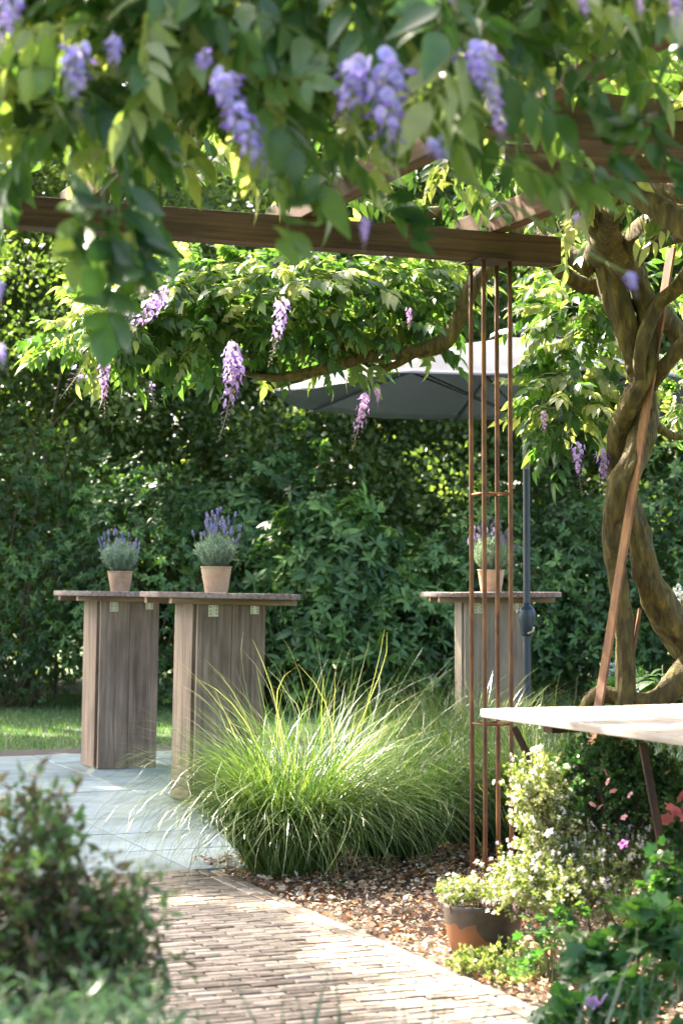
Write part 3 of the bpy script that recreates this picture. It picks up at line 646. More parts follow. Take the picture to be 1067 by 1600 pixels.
def raceme_mesh(seed, L_=.22, Rr=.035, pinkness=0.0, pale=.25, fl=.02):
    g = np.random.default_rng(100 + seed); n = int(40 * L_ / .22); items = []; cols = []
    bend = g.normal(0, .12, 2)
    ax = lambda t: np.array([bend[0] * L_ * t * t, bend[1] * L_ * t * t, -L_ * t])
    tv, tf = tube_np([ax(q) for q in (0, .25, .5, .75, 1)], [.0018, .0015, .0012, .001, .0006], 2, 5); items.append((tv, tf)); cols.append(np.tile([.42, .42, .24, 1], (len(tv), 1)))
    ban = np.array([(-.55, 0, .05), (0, 0, -.1), (.55, 0, .05), (-.62, .25, .65), (0, .12, .6), (.62, .25, .65), (0, .35, 1.15), (-.35, .38, 1.0), (.35, .38, 1.0)])
    banf = np.array([(0, 1, 4, 3), (1, 2, 5, 4), (3, 4, 6, 7), (4, 5, 8, 6)])
    kel = np.array([(-.22, 0, 0), (.22, 0, 0), (-.30, -.45, -.25), (.30, -.45, -.25), (0, -.35, .15), (0, -.85, -.35)]); kelf = np.array([(0, 2, 4), (2, 5, 4), (1, 4, 3), (4, 5, 3), (0, 4, 1)])
    top = np.array([.33, .28, .72]); midc = np.array([.34, .20, .56]); pk = np.array([.62, .28, .50]); tipc = np.array([.55, .50, .30])
    for k in range(n):
        t = (k + .5) / n; t = .06 + .94 * t; an = k * 2.4 + g.normal(0, .2); c = ax(t)
        op = max(0.0, 1 - max(0, t - (1 - pale * 2.0)) / (pale * 1.6 + .05)); rad = Rr * (1.05 - .8 * t) * g.uniform(.45, 1.3)
        s = fl * (.28 + .72 * op) * g.uniform(.85, 1.1)
        o = np.array([math.cos(an), math.sin(an), 0.0]); x = np.array([-math.sin(an), math.cos(an), 0.0]); tilt = g.uniform(-.5, .3) - .5 * (1 - op)
        y = o * math.cos(tilt) + np.array([0, 0, math.sin(tilt)]); y = -(-y); z = np.cross(x, y); z = z if z[2] > 0 else -z
        p = c + o * rad + np.array([0, 0, -.2 * rad]); B = np.stack([x, -y, z], 0)
        if op > .35:
            a_ = top * (1 - t) + midc * t; a_ = a_ * (1 - pinkness) + pk * pinkness; a_ = a_ * g.uniform(.65, 1.3)
            cb = np.tile([*a_, 1.0], (9, 1)); cb[[3, 5, 6, 7, 8], :3] = np.minimum(cb[[3, 5, 6, 7, 8], :3] * 1.4 + .14, .9); cb[1, :3] = (.6, .58, .45)
            ck_ = np.tile([*(a_ * np.array([.8, .55, .85])), 1.0], (6, 1))
            items.append((ban * s @ B + p, [banf])); cols.append(cb); items.append((kel * s @ B + p, [kelf])); cols.append(ck_)
        else:
            bud = np.array([(-.2, 0, 0), (.2, 0, 0), (0, 0, .25), (0, 0, -.25), (0, -1.3, -.2)]); bf = np.array([(0, 2, 4), (2, 1, 4), (1, 3, 4), (3, 0, 4), (0, 1, 2), (0, 3, 1)])
            q = op / .35; cc = tipc * (1 - q) + (midc * (1 - pinkness) + pk * pinkness) * q; items.append((bud * s @ B + p, [bf])); cols.append(np.tile([*cc, 1.0], (5, 1)))
        st, sf = tube_np([c, p], [.0007, .0006], 1, 3, caps=False); items.append((st, sf)); cols.append(np.tile([.35, .28, .35, 1], (len(st), 1)))
    # join keeps order of vertices, so the colours line up
    v, fs = join_np(items); return mesh_np('flower_cluster', v, fs, {'petal': np.concatenate(cols)})
RM = {}
for s in range(3):
    RM['blue', s] = raceme_mesh(s, .21, .037, 0, .42, .026); RM['violet', s] = raceme_mesh(10 + s, .26, .029, .25, .42, .019); RM['pink', s] = raceme_mesh(20 + s, .25, .026, .6, .42, .018); RM['pale', s] = raceme_mesh(30 + s, .14, .018, .3, .8, .017)
for me in RM.values(): me.materials.append(M['raceme'])
def raceme(parent, kind, px, py0, py1, Y, px1=None, wide=1.0):
    p0, p1 = at(px, py0, Y), at(px if px1 is None else px1, py1, Y + random.uniform(-.05, .05)); me = RM[kind, random.randrange(3)]
    base = {'blue': .21, 'violet': .26, 'pink': .25, 'pale': .14}[kind]; d = p0 - p1; s = d.length / base
    o = bpy.data.objects.new('flower_cluster', me); col.objects.link(o); o.parent = parent
    o.matrix_basis = Matrix.Translation(p0 - origin(parent)) @ d.to_track_quat('Z', 'Y').to_matrix().to_4x4() @ Matrix.Rotation(random.uniform(0, 6), 4, 'Z') @ Matrix.Diagonal((s * wide, s * wide, s, 1))

# ---- the old wisteria with the twisted trunk
TY = 7.9
ws = thing('wisteria', 'old wisteria with a thick twisted mossy trunk, its crown hanging behind the beam', 'wisteria', (at(930, 1000, TY).x, TY, 0))
def P(px, py, dy=0.0): return tuple(at(px, py, TY + dy))
def limb(name, pts, radii, n=7, seg=18, lump=.16, tw=.25, m='bark'):
    return part(name, mesh_np(name, *tube_np(pts, radii, n, seg, lump, tw), smooth=True), ws, M[m], world=True)
k_ = TY / F
limb('trunk', [P(920, 1385), P(925, 1290), P(935, 1190), P(975, 1110), P(975, 1000), P(965, 900), P(958, 840, -.03), P(968, 770, -.08), P(996, 705, -.06), P(1008, 650), P(1000, 590, .03), P(988, 540), P(965, 470), P(945, 400), P(930, 320), P(925, 240)],
     [.12, .105, .085, .043, .040, .040, .046, .054, .053, .052, .050, .054, .058, .060, .055, .05], 12, 44, .12)
limb('trunk', [P(1180, 1130, .3), P(1100, 1030, .2), P(1045, 965, .1), P(1012, 900, .05), P(1000, 850, .05), P(985, 790, .07), P(966, 735, .07), P(966, 680, .03), P(985, 630, -.05), P(1008, 590, -.07), P(1014, 540, -.04), P(1008, 480), P(990, 420), P(960, 350), P(990, 280)],
     [.10, .09, .075, .056, .050, .045, .042, .044, .044, .042, .042, .043, .05, .055, .055], 12, 40, .13, -.15)
limb('root', [P(900, 1130, .1), P(935, 1085, .05), P(985, 1095, 0), P(1030, 1090, 0), P(1067, 1060, 0), P(1110, 1010, .1)], [.025, .036, .032, .045, .055, .06], 6, 14, .2)
for pts, rad in (([P(1015, 600), P(1045, 565, -.1), P(1085, 520, -.2), P(1160, 440, -.4)], [.036, .032, .03, .03]),
                 ([P(995, 580), P(975, 520, .1), P(950, 455, .15), P(910, 445, .15), P(880, 425, .1), P(850, 400, 0)], [.035, .035, .04, .035, .03, .028]),
                 ([P(1020, 660), P(1050, 680, .1), P(1090, 685, .1)], [.02, .016, .012]),
                 ([P(1000, 470), P(1040, 500, .2), P(1090, 560, .3)], [.05, .045, .05]),
                 ([P(990, 430, -.1), P(920, 330, -.6), P(850, 255, -1.0), P(780, 215, -1.4)], [.05, .048, .042, .035]),
                 ([P(960, 420, 0), P(1010, 360, -.5), P(1075, 335, -1.0), P(1160, 330, -1.5)], [.055, .055, .055, .05]),
                 ([P(930, 400, -.3), P(980, 300, -.9), P(1080, 300, -1.3), P(1170, 290, -1.6)], [.045, .042, .04, .04]),
                 ([P(1010, 640, -.02), P(1000, 560, -.11), P(1025, 480, -.1), P(1065, 440, -.2), P(1120, 350, -.4)], [.03, .028, .03, .03, .03]),
                 ([P(905, 325, -.8), P(840, 262, -1.2), P(960, 285, -1.5), P(1100, 370, -1.8)], [.036, .04, .04, .042]),
                 ([P(925, 420, 0), P(870, 385, .1), P(800, 350, .2), P(700, 330, .3), P(600, 340, .3)], [.04, .035, .03, .025, .02])):
    limb('branch', pts, rad, 7, 14, .14)
BY = .45
limb('branch', [P(860, 395, .1), P(790, 405, BY), P(750, 432, BY), P(735, 455, BY), P(715, 500, BY), P(690, 535, BY), P(640, 550, BY), P(585, 555, BY), P(520, 572, BY), P(430, 590, BY), P(350, 570, BY + .1), P(260, 540, BY)],
     [.032, .032, .034, .036, .036, .038, .032, .027, .024, .02, .015, .01], 7, 14, .14)
limb('branch', [P(650, 552, BY), P(600, 575, BY), P(560, 560, BY + .1), P(500, 520, BY + .2), P(420, 480, BY + .2)], [.018, .016, .013, .01, .007], 6, 10, .12)
twigs = []
def fill_ellipsoids(E, n, Y0, shell=.35):
    """E: (px, py, rx, ry, weight, dY) in pixels; leaf bases fill the volumes, more at the skin"""
    wgt = np.array([e[4] for e in E], float); ch = rng.choice(len(E), n, p=wgt / wgt.sum()); pos = []; out = []
    for c in ch:
        e = E[c]; d = rng.normal(size=3); d /= np.linalg.norm(d); r_ = rng.random() ** shell; Yc = Y0 + e[5]
        C = np.array(at(e[0], e[1], Yc)); s = Yc / F
        pos.append(C + d * r_ * np.array([e[2] * s, max(e[2] * .8, 60) * s, e[3] * s])); out.append(d)
    return np.array(pos), np.array(out)
E = [(230, 470, 80, 45, .9, .3), (130, 530, 45, 22, .4, .2), (310, 455, 100, 50, 1.3, .3), (430, 455, 120, 60, 1.8, .3), (560, 440, 110, 55, 1.5, .4), (655, 445, 50, 50, .9, .5), (180, 505, 60, 22, .5, .2), (330, 525, 100, 35, .8, .2), (460, 520, 100, 32, .8, .3), (590, 520, 80, 25, .5, .4)]
pos, out = fill_ellipsoids(E, 760, 8.1)
out = out * [1, .8, .5] + [0, -.15, .05]
leaves(ws, pos, out, rng.uniform(.75, 1.2, len(pos)), .4, 190, pos[:, 1])
E2 = [(895, 485, 42, 32, 1, .3), (905, 570, 40, 50, 1.2, .2), (895, 650, 35, 35, .7, .1), (870, 620, 30, 30, .5, .1), (935, 480, 35, 60, .6, .3), (895, 420, 35, 20, .3, .3), (1050, 540, 40, 70, .4, .5), (1062, 620, 22, 45, 1.0, .5), (1040, 450, 40, 40, .3, .3)]
pos, out = fill_ellipsoids(E2, 300, 8.2)
out = out * [1, .8, .5] + [-.1, -.15, .05]
leaves(ws, pos, out, rng.uniform(.75, 1.2, len(pos)), .4, 100, pos[:, 1])
for a_ in (('violet', 262, 445, 500, 7.9, 225), ('violet', 255, 455, 545, 7.85, 205, 1.3), ('violet', 440, 462, 572, 7.7), ('violet', 362, 530, 640, 7.7), ('violet', 366, 545, 690, 7.75), ('pink', 163, 565, 655, 7.8), ('pale', 130, 575, 622, 7.8, 95, 1.4),
           ('pale', 237, 596, 636, 7.8), ('pink', 572, 612, 706, 7.6, 555), ('pink', 590, 605, 640, 7.7), ('pink', 640, 480, 520, 8.0), ('violet', 902, 690, 770, 7.9), ('violet', 943, 700, 780, 7.95), ('pink', 850, 640, 690, 7.9), ('pale', 210, 500, 475, 7.8, 170), ('violet', 1000, 640, 700, 8.4)):
    kind, px, y0, y1, Y = a_[:5]; raceme(ws, kind, px, y0, y1, Y, a_[5] if len(a_) > 5 else None, a_[6] if len(a_) > 6 else 1.0)

# ---- the near wisteria, out of focus
fg = thing('wisteria', 'near out of focus wisteria hanging from the pergola roof with big blue flower clusters', 'wisteria', (1.6, 4.6, 0))
def lowline(px):
    xs = [-200, 0, 60, 110, 200, 240, 300, 420, 520, 650, 740, 830, 860, 900, 1000, 1267]; ys = [180, 200, 215, 225, 220, 205, 200, 195, 200, 205, 180, 110, 60, 30, 60, 60]
    return np.interp(px, xs, ys)
pts = []
while len(pts) < 820:
    px = rng.uniform(-160, 1160); py = rng.uniform(-260, 330); Y = rng.uniform(3.1, 4.6)
    if px > 830 and rng.random() < .2: continue
    if py > lowline(px) - 25: continue
    pts.append((px, py, Y))
pts = np.array(pts); pos = np.array([tuple(at(*p)) for p in pts]); out = rng.normal(size=(len(pos), 3)) * [1, .6, .35] + [.1, -.35, -.05]
leaves(fg, pos, out, rng.uniform(.95, 1.4, len(pos)) * 1.0, .32, 280, pos[:, 1] + np.maximum(0, -pts[:, 1]) * .02)
# drooping nearest spray at the left
for px, py, Y, dx, s in ((160, 290, 2.95, -.05, 1.1), (178, 320, 2.95, .02, 1.35), (130, 270, 3.0, -.1, 1.0), (205, 280, 3.0, .1, 1.1), (195, 240, 2.95, 0, 1.2), (110, 230, 3.0, 0, 1.0)):
    p = np.array([tuple(at(px, py, Y))]); leaves(fg, p, np.array([[dx, -.12, -1.1]]), np.array([s]), 0, 1, np.array([0]), (8, 11))
for px, py, Y, d, s in ((840, 240, 3.4, (.9, -.2, -.25), 1.0), (760, 250, 3.3, (.9, -.2, -.12), 1.15), (900, 110, 3.3, (.2, -.3, -1), 1.4), (960, 60, 3.3, (.3, -.3, -1), 1.4), (1010, 150, 3.4, (0, -.3, -1), 1.3), (870, 130, 3.6, (-.5, -.3, -.4), .9), (600, 270, 3.3, (.3, -.3, -1), 1.0), (450, 240, 3.2, (0, -.4, -1), 1.3)):
    leaves(fg, np.array([tuple(at(px, py, Y))]), np.array([d]), np.array([s]), 0, 1, np.array([0]), (8, 11))
for a_ in (('blue', 125, 70, 175, 2.9, 90, 1.15), ('blue', 180, 55, 120, 2.9, 175, 1.1), ('blue', 18, -20, 100, 2.9, 10, 1.0), ('blue', 345, 110, 225, 2.9, 375, 1.1), ('blue', 372, 165, 300, 2.9, 400, .95), ('blue', 560, 90, 215, 2.9, 540, 1.2), ('blue', 600, 85, 275, 2.9, 610, 1.0),
           ('blue', 740, 65, 175, 2.9, 770, 1.1), ('violet', 765, 130, 250, 2.9, 800, 1.0), ('blue', 675, 215, 275, 2.9, 692, 1.1), ('blue', 705, -40, 18, 2.9, 700, 1.1), ('violet', 905, -40, 60, 2.9, 915, .8), ('violet', 1000, -30, 50, 2.9, 1003, .8), ('violet', 1050, -40, 70, 2.9, 1060, 1.0),
           ('blue', 985, 425, 468, 2.9, 990, 1.3), ('violet', 570, 340, 400, 2.9, 572, .9), ('blue', 318, 85, 110, 2.9, 320, 1.2), ('pale', 900, 330, 390, 2.9, 925, .8), ('blue', 0, 440, 480, 2.9, 0, 1.0), ('blue', 0, 540, 580, 2.9, 0, 1.0)):
    raceme(fg, *a_[:5], a_[5], a_[6])
part('shoot', mesh_np('shoot', *tube_np([tuple(at(700, 270, 3.3)), tuple(at(800, 320, 3.3)), tuple(at(880, 372, 3.25)), tuple(at(985, 430, 3.2))], [.004, .003, .0025, .0015], 5, 6)), fg, M['greenstem'], world=True)
# roof of leaves over the pergola (seen from below)
n = 2000; zz = BB + bh + .1
A = rng.uniform(-3.3, .5, n); Bv = rng.uniform(-3.2, 1.6, n)
pos = np.array(pc)[None] + np.outer(A, np.array(U)) + np.outer(Bv, np.array(V)); pos[:, 2] = zz + rng.uniform(-.02, .55, n)
kp = keeps_shade(pos, .02, .1); pos = pos[kp]
out = rng.normal(size=(len(pos), 3)) * [1, 1, .5] + [0, -.2, -.1]
leaves(fg, pos, out, rng.uniform(.9, 1.3, len(pos)), .15, 0, pos[:, 1])
items = []
for k in range(26):                                            # long shoots running over the roof
    A_, B_ = rng.uniform(-3.2, -.5), rng.uniform(-3, 1.4); p = pc + U * A_ + V * B_; d = Vector((rng.normal(), rng.normal(), 0)).normalized()
    items.append(tube_np([tuple(p + Vector((0, 0, zz + rng.uniform(0, .3))) + d * s_) for s_ in (0, .5, 1.0, 1.4)], [.02, .016, .012, .006], 4, 7, .1))
part('branch', mesh_np('branch', *join_np(items), smooth=True), fg, M['bark'], world=True, kind='stuff')
# its own stem, right of the picture
part('trunk', mesh_np('trunk', *tube_np([(1.75, 4.6, -.03), (1.7, 4.65, .8), (1.8, 4.6, 1.6), (1.65, 4.7, 2.3), (1.3, 4.9, 2.75), (.6, 5.0, 2.8)], [.09, .07, .06, .055, .05, .03], 7, 14, .15), smooth=True), fg, M['bark'], world=True)

# ================================================================== RUSTY SUPPORTS
sp_ = thing('plant_support', 'leaning flat bars of rusty steel propping the wisteria trunk', 'plant support', (at(935, 1100, 7.6).x, 7.6, 0))
def flatbar(p0, p1, w_, d_, parent, name='bar', m='rust'):
    p0, p1 = Vector(p0), Vector(p1); d = p1 - p0; bm = box_bm(w_, d_, d.length, .0015, 1)
    o = part(name, bm, parent, M[m], world=False); o.matrix_basis = Matrix.Translation((p0 + p1) / 2 - origin(parent)) @ d.to_track_quat('Z', 'Y').to_matrix().to_4x4(); return o
b0 = at(938, 1085, 7.65); b1 = at(985, 790, 7.75); d = (b0 - b1).normalized(); foot = b0 + d * (b0.z / -d.z) if d.z < 0 else b0
flatbar(foot, b1 - d * 1.1, .045, .012, sp_); b2 = at(972, 1140, 7.9); b3 = at(947, 1310, 7.9); d = (b3 - b2).normalized()
flatbar(b3 + d * (b3.z / -d.z), b2 - d * .5, .03, .012, sp_)

# ================================================================== ROUND GARDEN TABLE
GT = .75; gcor = at(745, 1107, 6.25); gl, gwd = 1.9, 1.26; gc = Vector((gcor.x, gcor.y, 0)) - U * gl / 2 + V * gwd / 2
gt = thing('garden_table', 'large garden table of pale sunlit boards on dark slanting legs in front of the trunk', 'garden table', gc)
nb_ = 7; s = gwd / nb_
for k in range(nb_):
    x0 = -gwd / 2 + k * s; x1 = x0 + s - .004; ya, yb = -gl / 2, gl / 2 + random.uniform(-.004, .004); cr = .03 if k == 0 else .006
    out_ = [(x0 + (.03 if k == 0 else .004), ya), (x1 - .004, ya), (x1, ya + .004), (x1, yb - .004), (x1 - .004, yb), (x0 + cr, yb), (x0 + cr * .3, yb - cr * .3), (x0, yb - cr), (x0, ya + cr)]
    part('top_board', prism_bm(out_, GT - .026, GT + random.uniform(-.002, .001), .004), gt, M['garden_top'], rot=(random.uniform(-.001, .001), random.uniform(-.003, .003), ANG))
for sx in (-1, 1):
    part('batten', box_bm(1.1, .06, .03, .003), gt, M['rust_dark'], loc=U * sx * .62 + Vector((0, 0, GT - .042)), rot=(0, 0, ANG))
for p0, p1 in ((at(792, 1115, 6.12), at(842, 1215, 6.12)), (at(1000, 1140, 5.5), at(1035, 1330, 5.5)), (at(1200, 1140, 5.7), at(1160, 1320, 5.7)), (at(1200, 1110, 6.5), at(1160, 1250, 6.5))):
    d = (p1 - p0).normalized(); q = p0 + d * ((GT - .05 - p0.z) / d.z); e = p0 + d * ((0 - p0.z) / d.z)
    flatbar(e, q, .026, .022, gt, 'leg', 'rust_dark')
gs = thing('garden_stake', 'small rusty stake with a wedge shaped head among the pale blossoms', 'garden stake', (at(853, 1400, 6.3).x, 6.3, 0))
part('rod', mesh_np('rod', *tube_np([(0, 0, -.05), (0, 0, .30), (.0, 0, .42)], [.008, .008, .008], 3, 8)), gs, M['rust'])
part('head', prism_bm([(-.03, -.025), (.03, -.025), (.02, .045), (-.02, .045)], -.008, .008, .001), gs, M['rust'], loc=(0, 0, .22), rot=(R(90), 0, 0))

# ================================================================== CLAY BOWL
bc = Vector(((753 - 533.5) / F * 5.99, 5.99, 0)); br_ = .124
bw = thing('flower_bowl', 'brown glazed clay bowl with bare orange patches, filled with small blossoms', 'flower bowl', bc)
prof = [(.001, .003), (.086, .003), (.096, .014), (.110, .06), (.119, .115), (.1235, .155), (.1245, .168), (.119, .170), (.112, .155), (.001, .14)]
v, f = lathe_np(prof, 48); part('bowl', mesh_np('bowl', v, f, smooth=True), bw, M['bowl'])
v, f = lathe_np([(.001, .152), (.113, .150)], 24); part('potting_soil', mesh_np('soil', v, f), bw, M['soil'])

def bushlets(parent, E, n, Y0, m, leaf=(.006, .014), per=26, twig_len=.07, flowers=0, fcol=((.78, .76, .66), (.74, .66, .70)), fs_=.0095, world=True, stemmat='twig', wide=.55, up=.6, ground=False):
    """sprigs of small leaves filling pixel ellipsoids, with thin stems and small blossoms"""
    pos, out = fill_ellipsoids(E, n, Y0, .5)
    pos[:, 2] = np.maximum(pos[:, 2], .01)
    d = out * .8 + rng.normal(0, .4, (n, 3)) + [0, 0, up]; d /= np.linalg.norm(d, axis=1)[:, None]
    tl = twig_len * rng.uniform(.5, 1.3, n); q = rng.random((n, per)); pp = pos[:, None] + d[:, None] * (q * tl[:, None])[..., None] + rng.normal(0, .003, (n, per, 3))
    ld = d[:, None] * .6 + rng.normal(0, .8, (n, per, 3)); N_ = n * per; s = rng.uniform(*leaf, N_)
    v, f, t = batch(QUADLEAF[0], QUADLEAF[1], frames(ld.reshape(-1, 3), rng.uniform(0, 6, N_)), pp.reshape(-1, 3), np.stack([s * wide * 2, s, s], 1), tone=np.clip(np.repeat(rng.random(n), per) * .6 + rng.random(N_) * .5, 0, 1))
    part('foliage', mesh_np('foliage', v, f, {'tone': t}), parent, M[m], world=True, kind='stuff')
    # stems: three-sided slivers from the heart of the plant
    items = []
    cen = origin(parent)
    for k in range(0, n, 2):
        a = pos[k]; b = a + d[k] * tl[k]; c0 = a * .6 + np.array([cen.x, cen.y, max(a[2] * .5, 0.0)]) * .4 if ground else a - np.array([0, 0, .05])
        items.append(tube_np([c0, a, b], [.0016, .0012, .0006], 1, 3, caps=False))
    part('stems', mesh_np('stems', *join_np(items)), parent, M[stemmat], world=True, kind='stuff')
    if flowers:
        sel = rng.integers(0, n, flowers); fp = pos[sel] + d[sel] * tl[sel][:, None] * 1.05 + rng.normal(0, .008, (flowers, 3)); fp = np.repeat(fp, 5, 0); fd = rng.normal(size=(flowers, 3)) + [0, -.5, 1]; fd = np.repeat(fd, 5, 0)
        B = frames(fd); an = np.tile(np.arange(5) * 1.2566, flowers); ax = np.cos(an)[:, None] * B[:, 0] + np.sin(an)[:, None] * B[:, 2] + B[:, 1] * .25
        s = np.repeat(rng.uniform(.7, 1.2, flowers) * fs_, 5); v, f, t = batch(QUADLEAF[0] * [1.4, 1, 1], QUADLEAF[1], frames(ax), fp, s)
        ci = np.array(fcol)[rng.integers(0, len(fcol), flowers)]; c = np.repeat(np.c_[np.repeat(ci, 5, 0), np.ones(flowers * 5)], 4, 0)
        part('blossom', mesh_np('blossom', v, f, {'petal': c}), parent, M['spike'], world=True, kind='stuff')
def rosette_flower(parent, p, s, colr, n=5, name='flower'):
    items, cols = [], []
    for ring, (m, el, sc) in enumerate(((n, .35, 1.0), (n, 1.0, .6))):
        an = np.arange(m) * 6.283 / m + ring * .6; d = np.stack([np.cos(an), np.sin(an), np.full(m, el)], 1)
        v, f, t = batch(LT[0] * [2.0, 1, 1], LT[1], frames(d), np.zeros((m, 3)), np.full(m, s * sc)); items.append((v, f)); cols.append(np.tile([*np.array(colr) * (1 - .2 * ring), 1], (len(v), 1)))
    v, fs = join_np(items); o = part(name, mesh_np(name, v, fs, {'petal': np.concatenate(cols)}), parent, M['spike'], loc=p, rot=(R(50) + random.uniform(-.3, .3), random.uniform(-.4, .4), random.uniform(0, 6)), world=True); return o
bushlets(bw, [(752, 1397, 62, 9, 2, 0), (705, 1395, 14, 10, .5, 0), (800, 1400, 20, 12, .5, 0)], 230, 5.98, 'thyme', per=22, twig_len=.035, flowers=150, leaf=(.006, .013))
for px, py, c in ((763, 1388, (.5, .12, .45)), (742, 1392, (.55, .4, .55)), (795, 1398, (.5, .2, .45))): rosette_flower(bw, at(px, py, 5.93), .014, c)
# big pale blossom shrub under and beside the table
fs1 = thing('blossom_shrub', 'airy shrub with tiny leaves and pale blossoms, half sunlit beside the bowl', 'shrub', (at(900, 1400, 5.8).x, 5.8, 0))
bushlets(fs1, [(845, 1235, 40, 40, 1.0, 0), (870, 1300, 55, 50, 1.4, 0), (850, 1380, 75, 40, 1.6, -.1), (940, 1355, 60, 40, 1.3, -.1), (985, 1350, 45, 30, .7, -.1), (905, 1400, 80, 30, 1.0, -.2), (800, 1400, 35, 18, .5, 0)], 1350, 5.8, 'thyme', per=24, twig_len=.06, flowers=1150, ground=True)
for px, py, c in ((858, 1302, (.62, .45, .62)), (974, 1320, (.42, .10, .38)), (803, 1420, (.4, .15, .35))): rosette_flower(fs1, at(px, py, 5.5), .018, c)
fs2 = thing('dark_shrub', 'dense dark fine leaved shrub with pink buds growing under the round table', 'shrub', (at(965, 1400, 5.75).x, 5.75, 0))
bushlets(fs2, [(930, 1200, 55, 38, 1, 0), (990, 1220, 60, 45, 1.3, 0), (955, 1255, 75, 38, 1.3, 0), (1035, 1240, 40, 40, .8, 0)], 1000, 5.8, 'geranium', per=26, leaf=(.007, .016), twig_len=.06, ground=True)
for px, py in ((945, 1207), (950, 1222), (985, 1243), (958, 1237), (1043, 1208), (925, 1258), (938, 1262), (975, 1278)): rosette_flower(fs2, at(px, py, 5.45), .013, (.75, .38, .38))
st_ = [tube_np([(fs2.location.x + dx, 5.75, -.02), (fs2.location.x + dx * 2.2, 5.78, .25), (fs2.location.x + dx * 4, 5.75, .5)], [.006, .005, .003], 3, 6) for dx in (-.05, -.02, .02, .05)]
part('stems', mesh_np('stems', *join_np(st_)), fs2, M['twig'], world=True)
pr = thing('rose_bush', 'pink rose bush at the right edge below the round table', 'rose bush', (at(1085, 1420, 5.6).x, 5.6, 0))
for px, py, s_ in ((1052, 1268, .035), (1068, 1245, .03), (1040, 1282, .03), (1075, 1275, .035)): rosette_flower(pr, at(px, py, 5.55), s_, (.72, .22, .22), 7)
bushlets(pr, [(1090, 1310, 40, 70, 1, 0)], 130, 5.65, 'geranium', per=14, leaf=(.02, .035), twig_len=.08, ground=True)

# lobed-leaf geraniums at the lower right
def lobed(s=1.0):
    v = [(0, 0, 0)]; n = 15
    for k in range(n):
        a = -2.35 + 4.7 * k / (n - 1); r_ = 1.0 if k % 3 == 1 else (.82 if k % 3 == 0 else .62)
        v.append((math.sin(a) * r_ * .62, .35 + math.cos(a) * r_ * .62, .06 * math.cos(3 * a)))
    return np.array(v, float), [np.array([(0, k + 1, k + 2)[::-1] for k in range(n - 1)])]
LOB = lobed()
def geranium(label, base, E, n, Y0, size, m='geranium', nobj=60, flowers=()):
    t = thing('geranium', label, 'geranium', base); pos, out = fill_ellipsoids(E, n, Y0, .6); pos[:, 2] = np.maximum(pos[:, 2], .02)
    d = rng.normal(0, .6, (n, 3)) + [0, -.7, .25]; B = frames(d, rng.normal(0, .5, n)); s = rng.uniform(.6, 1.15, n) * size
    order = np.argsort(pos[:, 1]); po = origin(t); lm = []
    for q in range(4):
        me = mesh_np('leaf', LOB[0] * (1, 1, .7 + .5 * q), LOB[1], {'tone': np.full(len(LOB[0]), .2 + .2 * q)}); me.materials.append(M[m]); lm.append(me)
    for q in order[:nobj]:
        o = bpy.data.objects.new('leaf', lm[q % 4]); col.objects.link(o); o.parent = t
        o.matrix_basis = Matrix.Translation(Vector(pos[q]) - po) @ Matrix(B[q].T.tolist()).to_4x4() @ Matrix.Scale(float(s[q]), 4)
    rs = order[nobj:]
    if len(rs):
        v, f, tt = batch(LOB[0], LOB[1], B[rs], pos[rs], s[rs]); part('foliage', mesh_np('foliage', v, f, {'tone': tt}), t, M[m], world=True, kind='stuff')
    items = [tube_np([(base[0] + rng.normal(0, .03), base[1] + rng.normal(0, .03), 0), (pos[q] + np.array(base)) / 2 + [0, 0, .04], pos[q]], [.0018, .0014, .001], 3, 5, caps=False) for q in range(0, n, 5)]
    part('stems', mesh_np('stems', *join_np(items)), t, M['greenstem'], world=True, kind='stuff')
    for px, py, Y, s_, c in flowers: rosette_flower(t, at(px, py, Y), s_, c)
    return t
geranium('dark green geranium with lobed leaves and one lilac flower, front right corner', tuple(G(990, 1720)), [(930, 1500, 60, 50, 1, 0), (990, 1560, 80, 60, 1.4, -.1), (900, 1590, 60, 40, .8, -.1), (1050, 1480, 50, 80, 1, 0), (1000, 1450, 50, 40, .7, 0)], 380, 4.5, .052, nobj=120,
         flowers=((925, 1568, 4.3, .022, (.55, .32, .62)), (945, 1562, 4.3, .020, (.6, .4, .66))))
geranium('tall leafy geranium against the right edge, behind the front one', tuple(G(1060, 1560)), [(1035, 1380, 45, 60, 1, 0), (1060, 1450, 40, 70, 1, 0), (985, 1420, 40, 25, .5, 0)], 190, 5.1, .048, nobj=60)
geranium('low geranium with small leaves beside the foot of the clay bowl', tuple(G(850, 1530)), [(850, 1465, 50, 35, 1, 0), (880, 1430, 40, 25, .8, 0), (820, 1510, 35, 25, .5, -.1)], 130, 5.5, .030, nobj=50)
yl = thing('creeping_plant', 'low yellow green creeping plant in front of the clay bowl', 'ground cover plant', tuple(G(760, 1515)))
bushlets(yl, [(740, 1505, 35, 10, 1, 0), (790, 1500, 50, 25, 1, 0), (800, 1530, 40, 15, .6, -.1)], 170, 5.75, 'thyme', per=14, leaf=(.010, .018), twig_len=.03)
lf = thing('climbing_plant', 'broad pale leaves on a climbing shoot right of the trunk', 'climbing plant', tuple(at(1020, 1380, 8.3).xy) + (0,))
pos, out = fill_ellipsoids([(1035, 1060, 35, 22, 1, 0), (1060, 1045, 25, 25, .6, 0), (1008, 1060, 14, 14, .3, 0)], 34, 8.2); 
B = frames(out * [1, .6, .4] + [0, -.5, -.2]); 
big = leaf_tpl(.8, .1, .2, 4, .33)
me = mesh_np('leaf', big[0], big[1], {'tone': np.full(len(big[0]), .75)}); me.materials.append(M['geranium'])
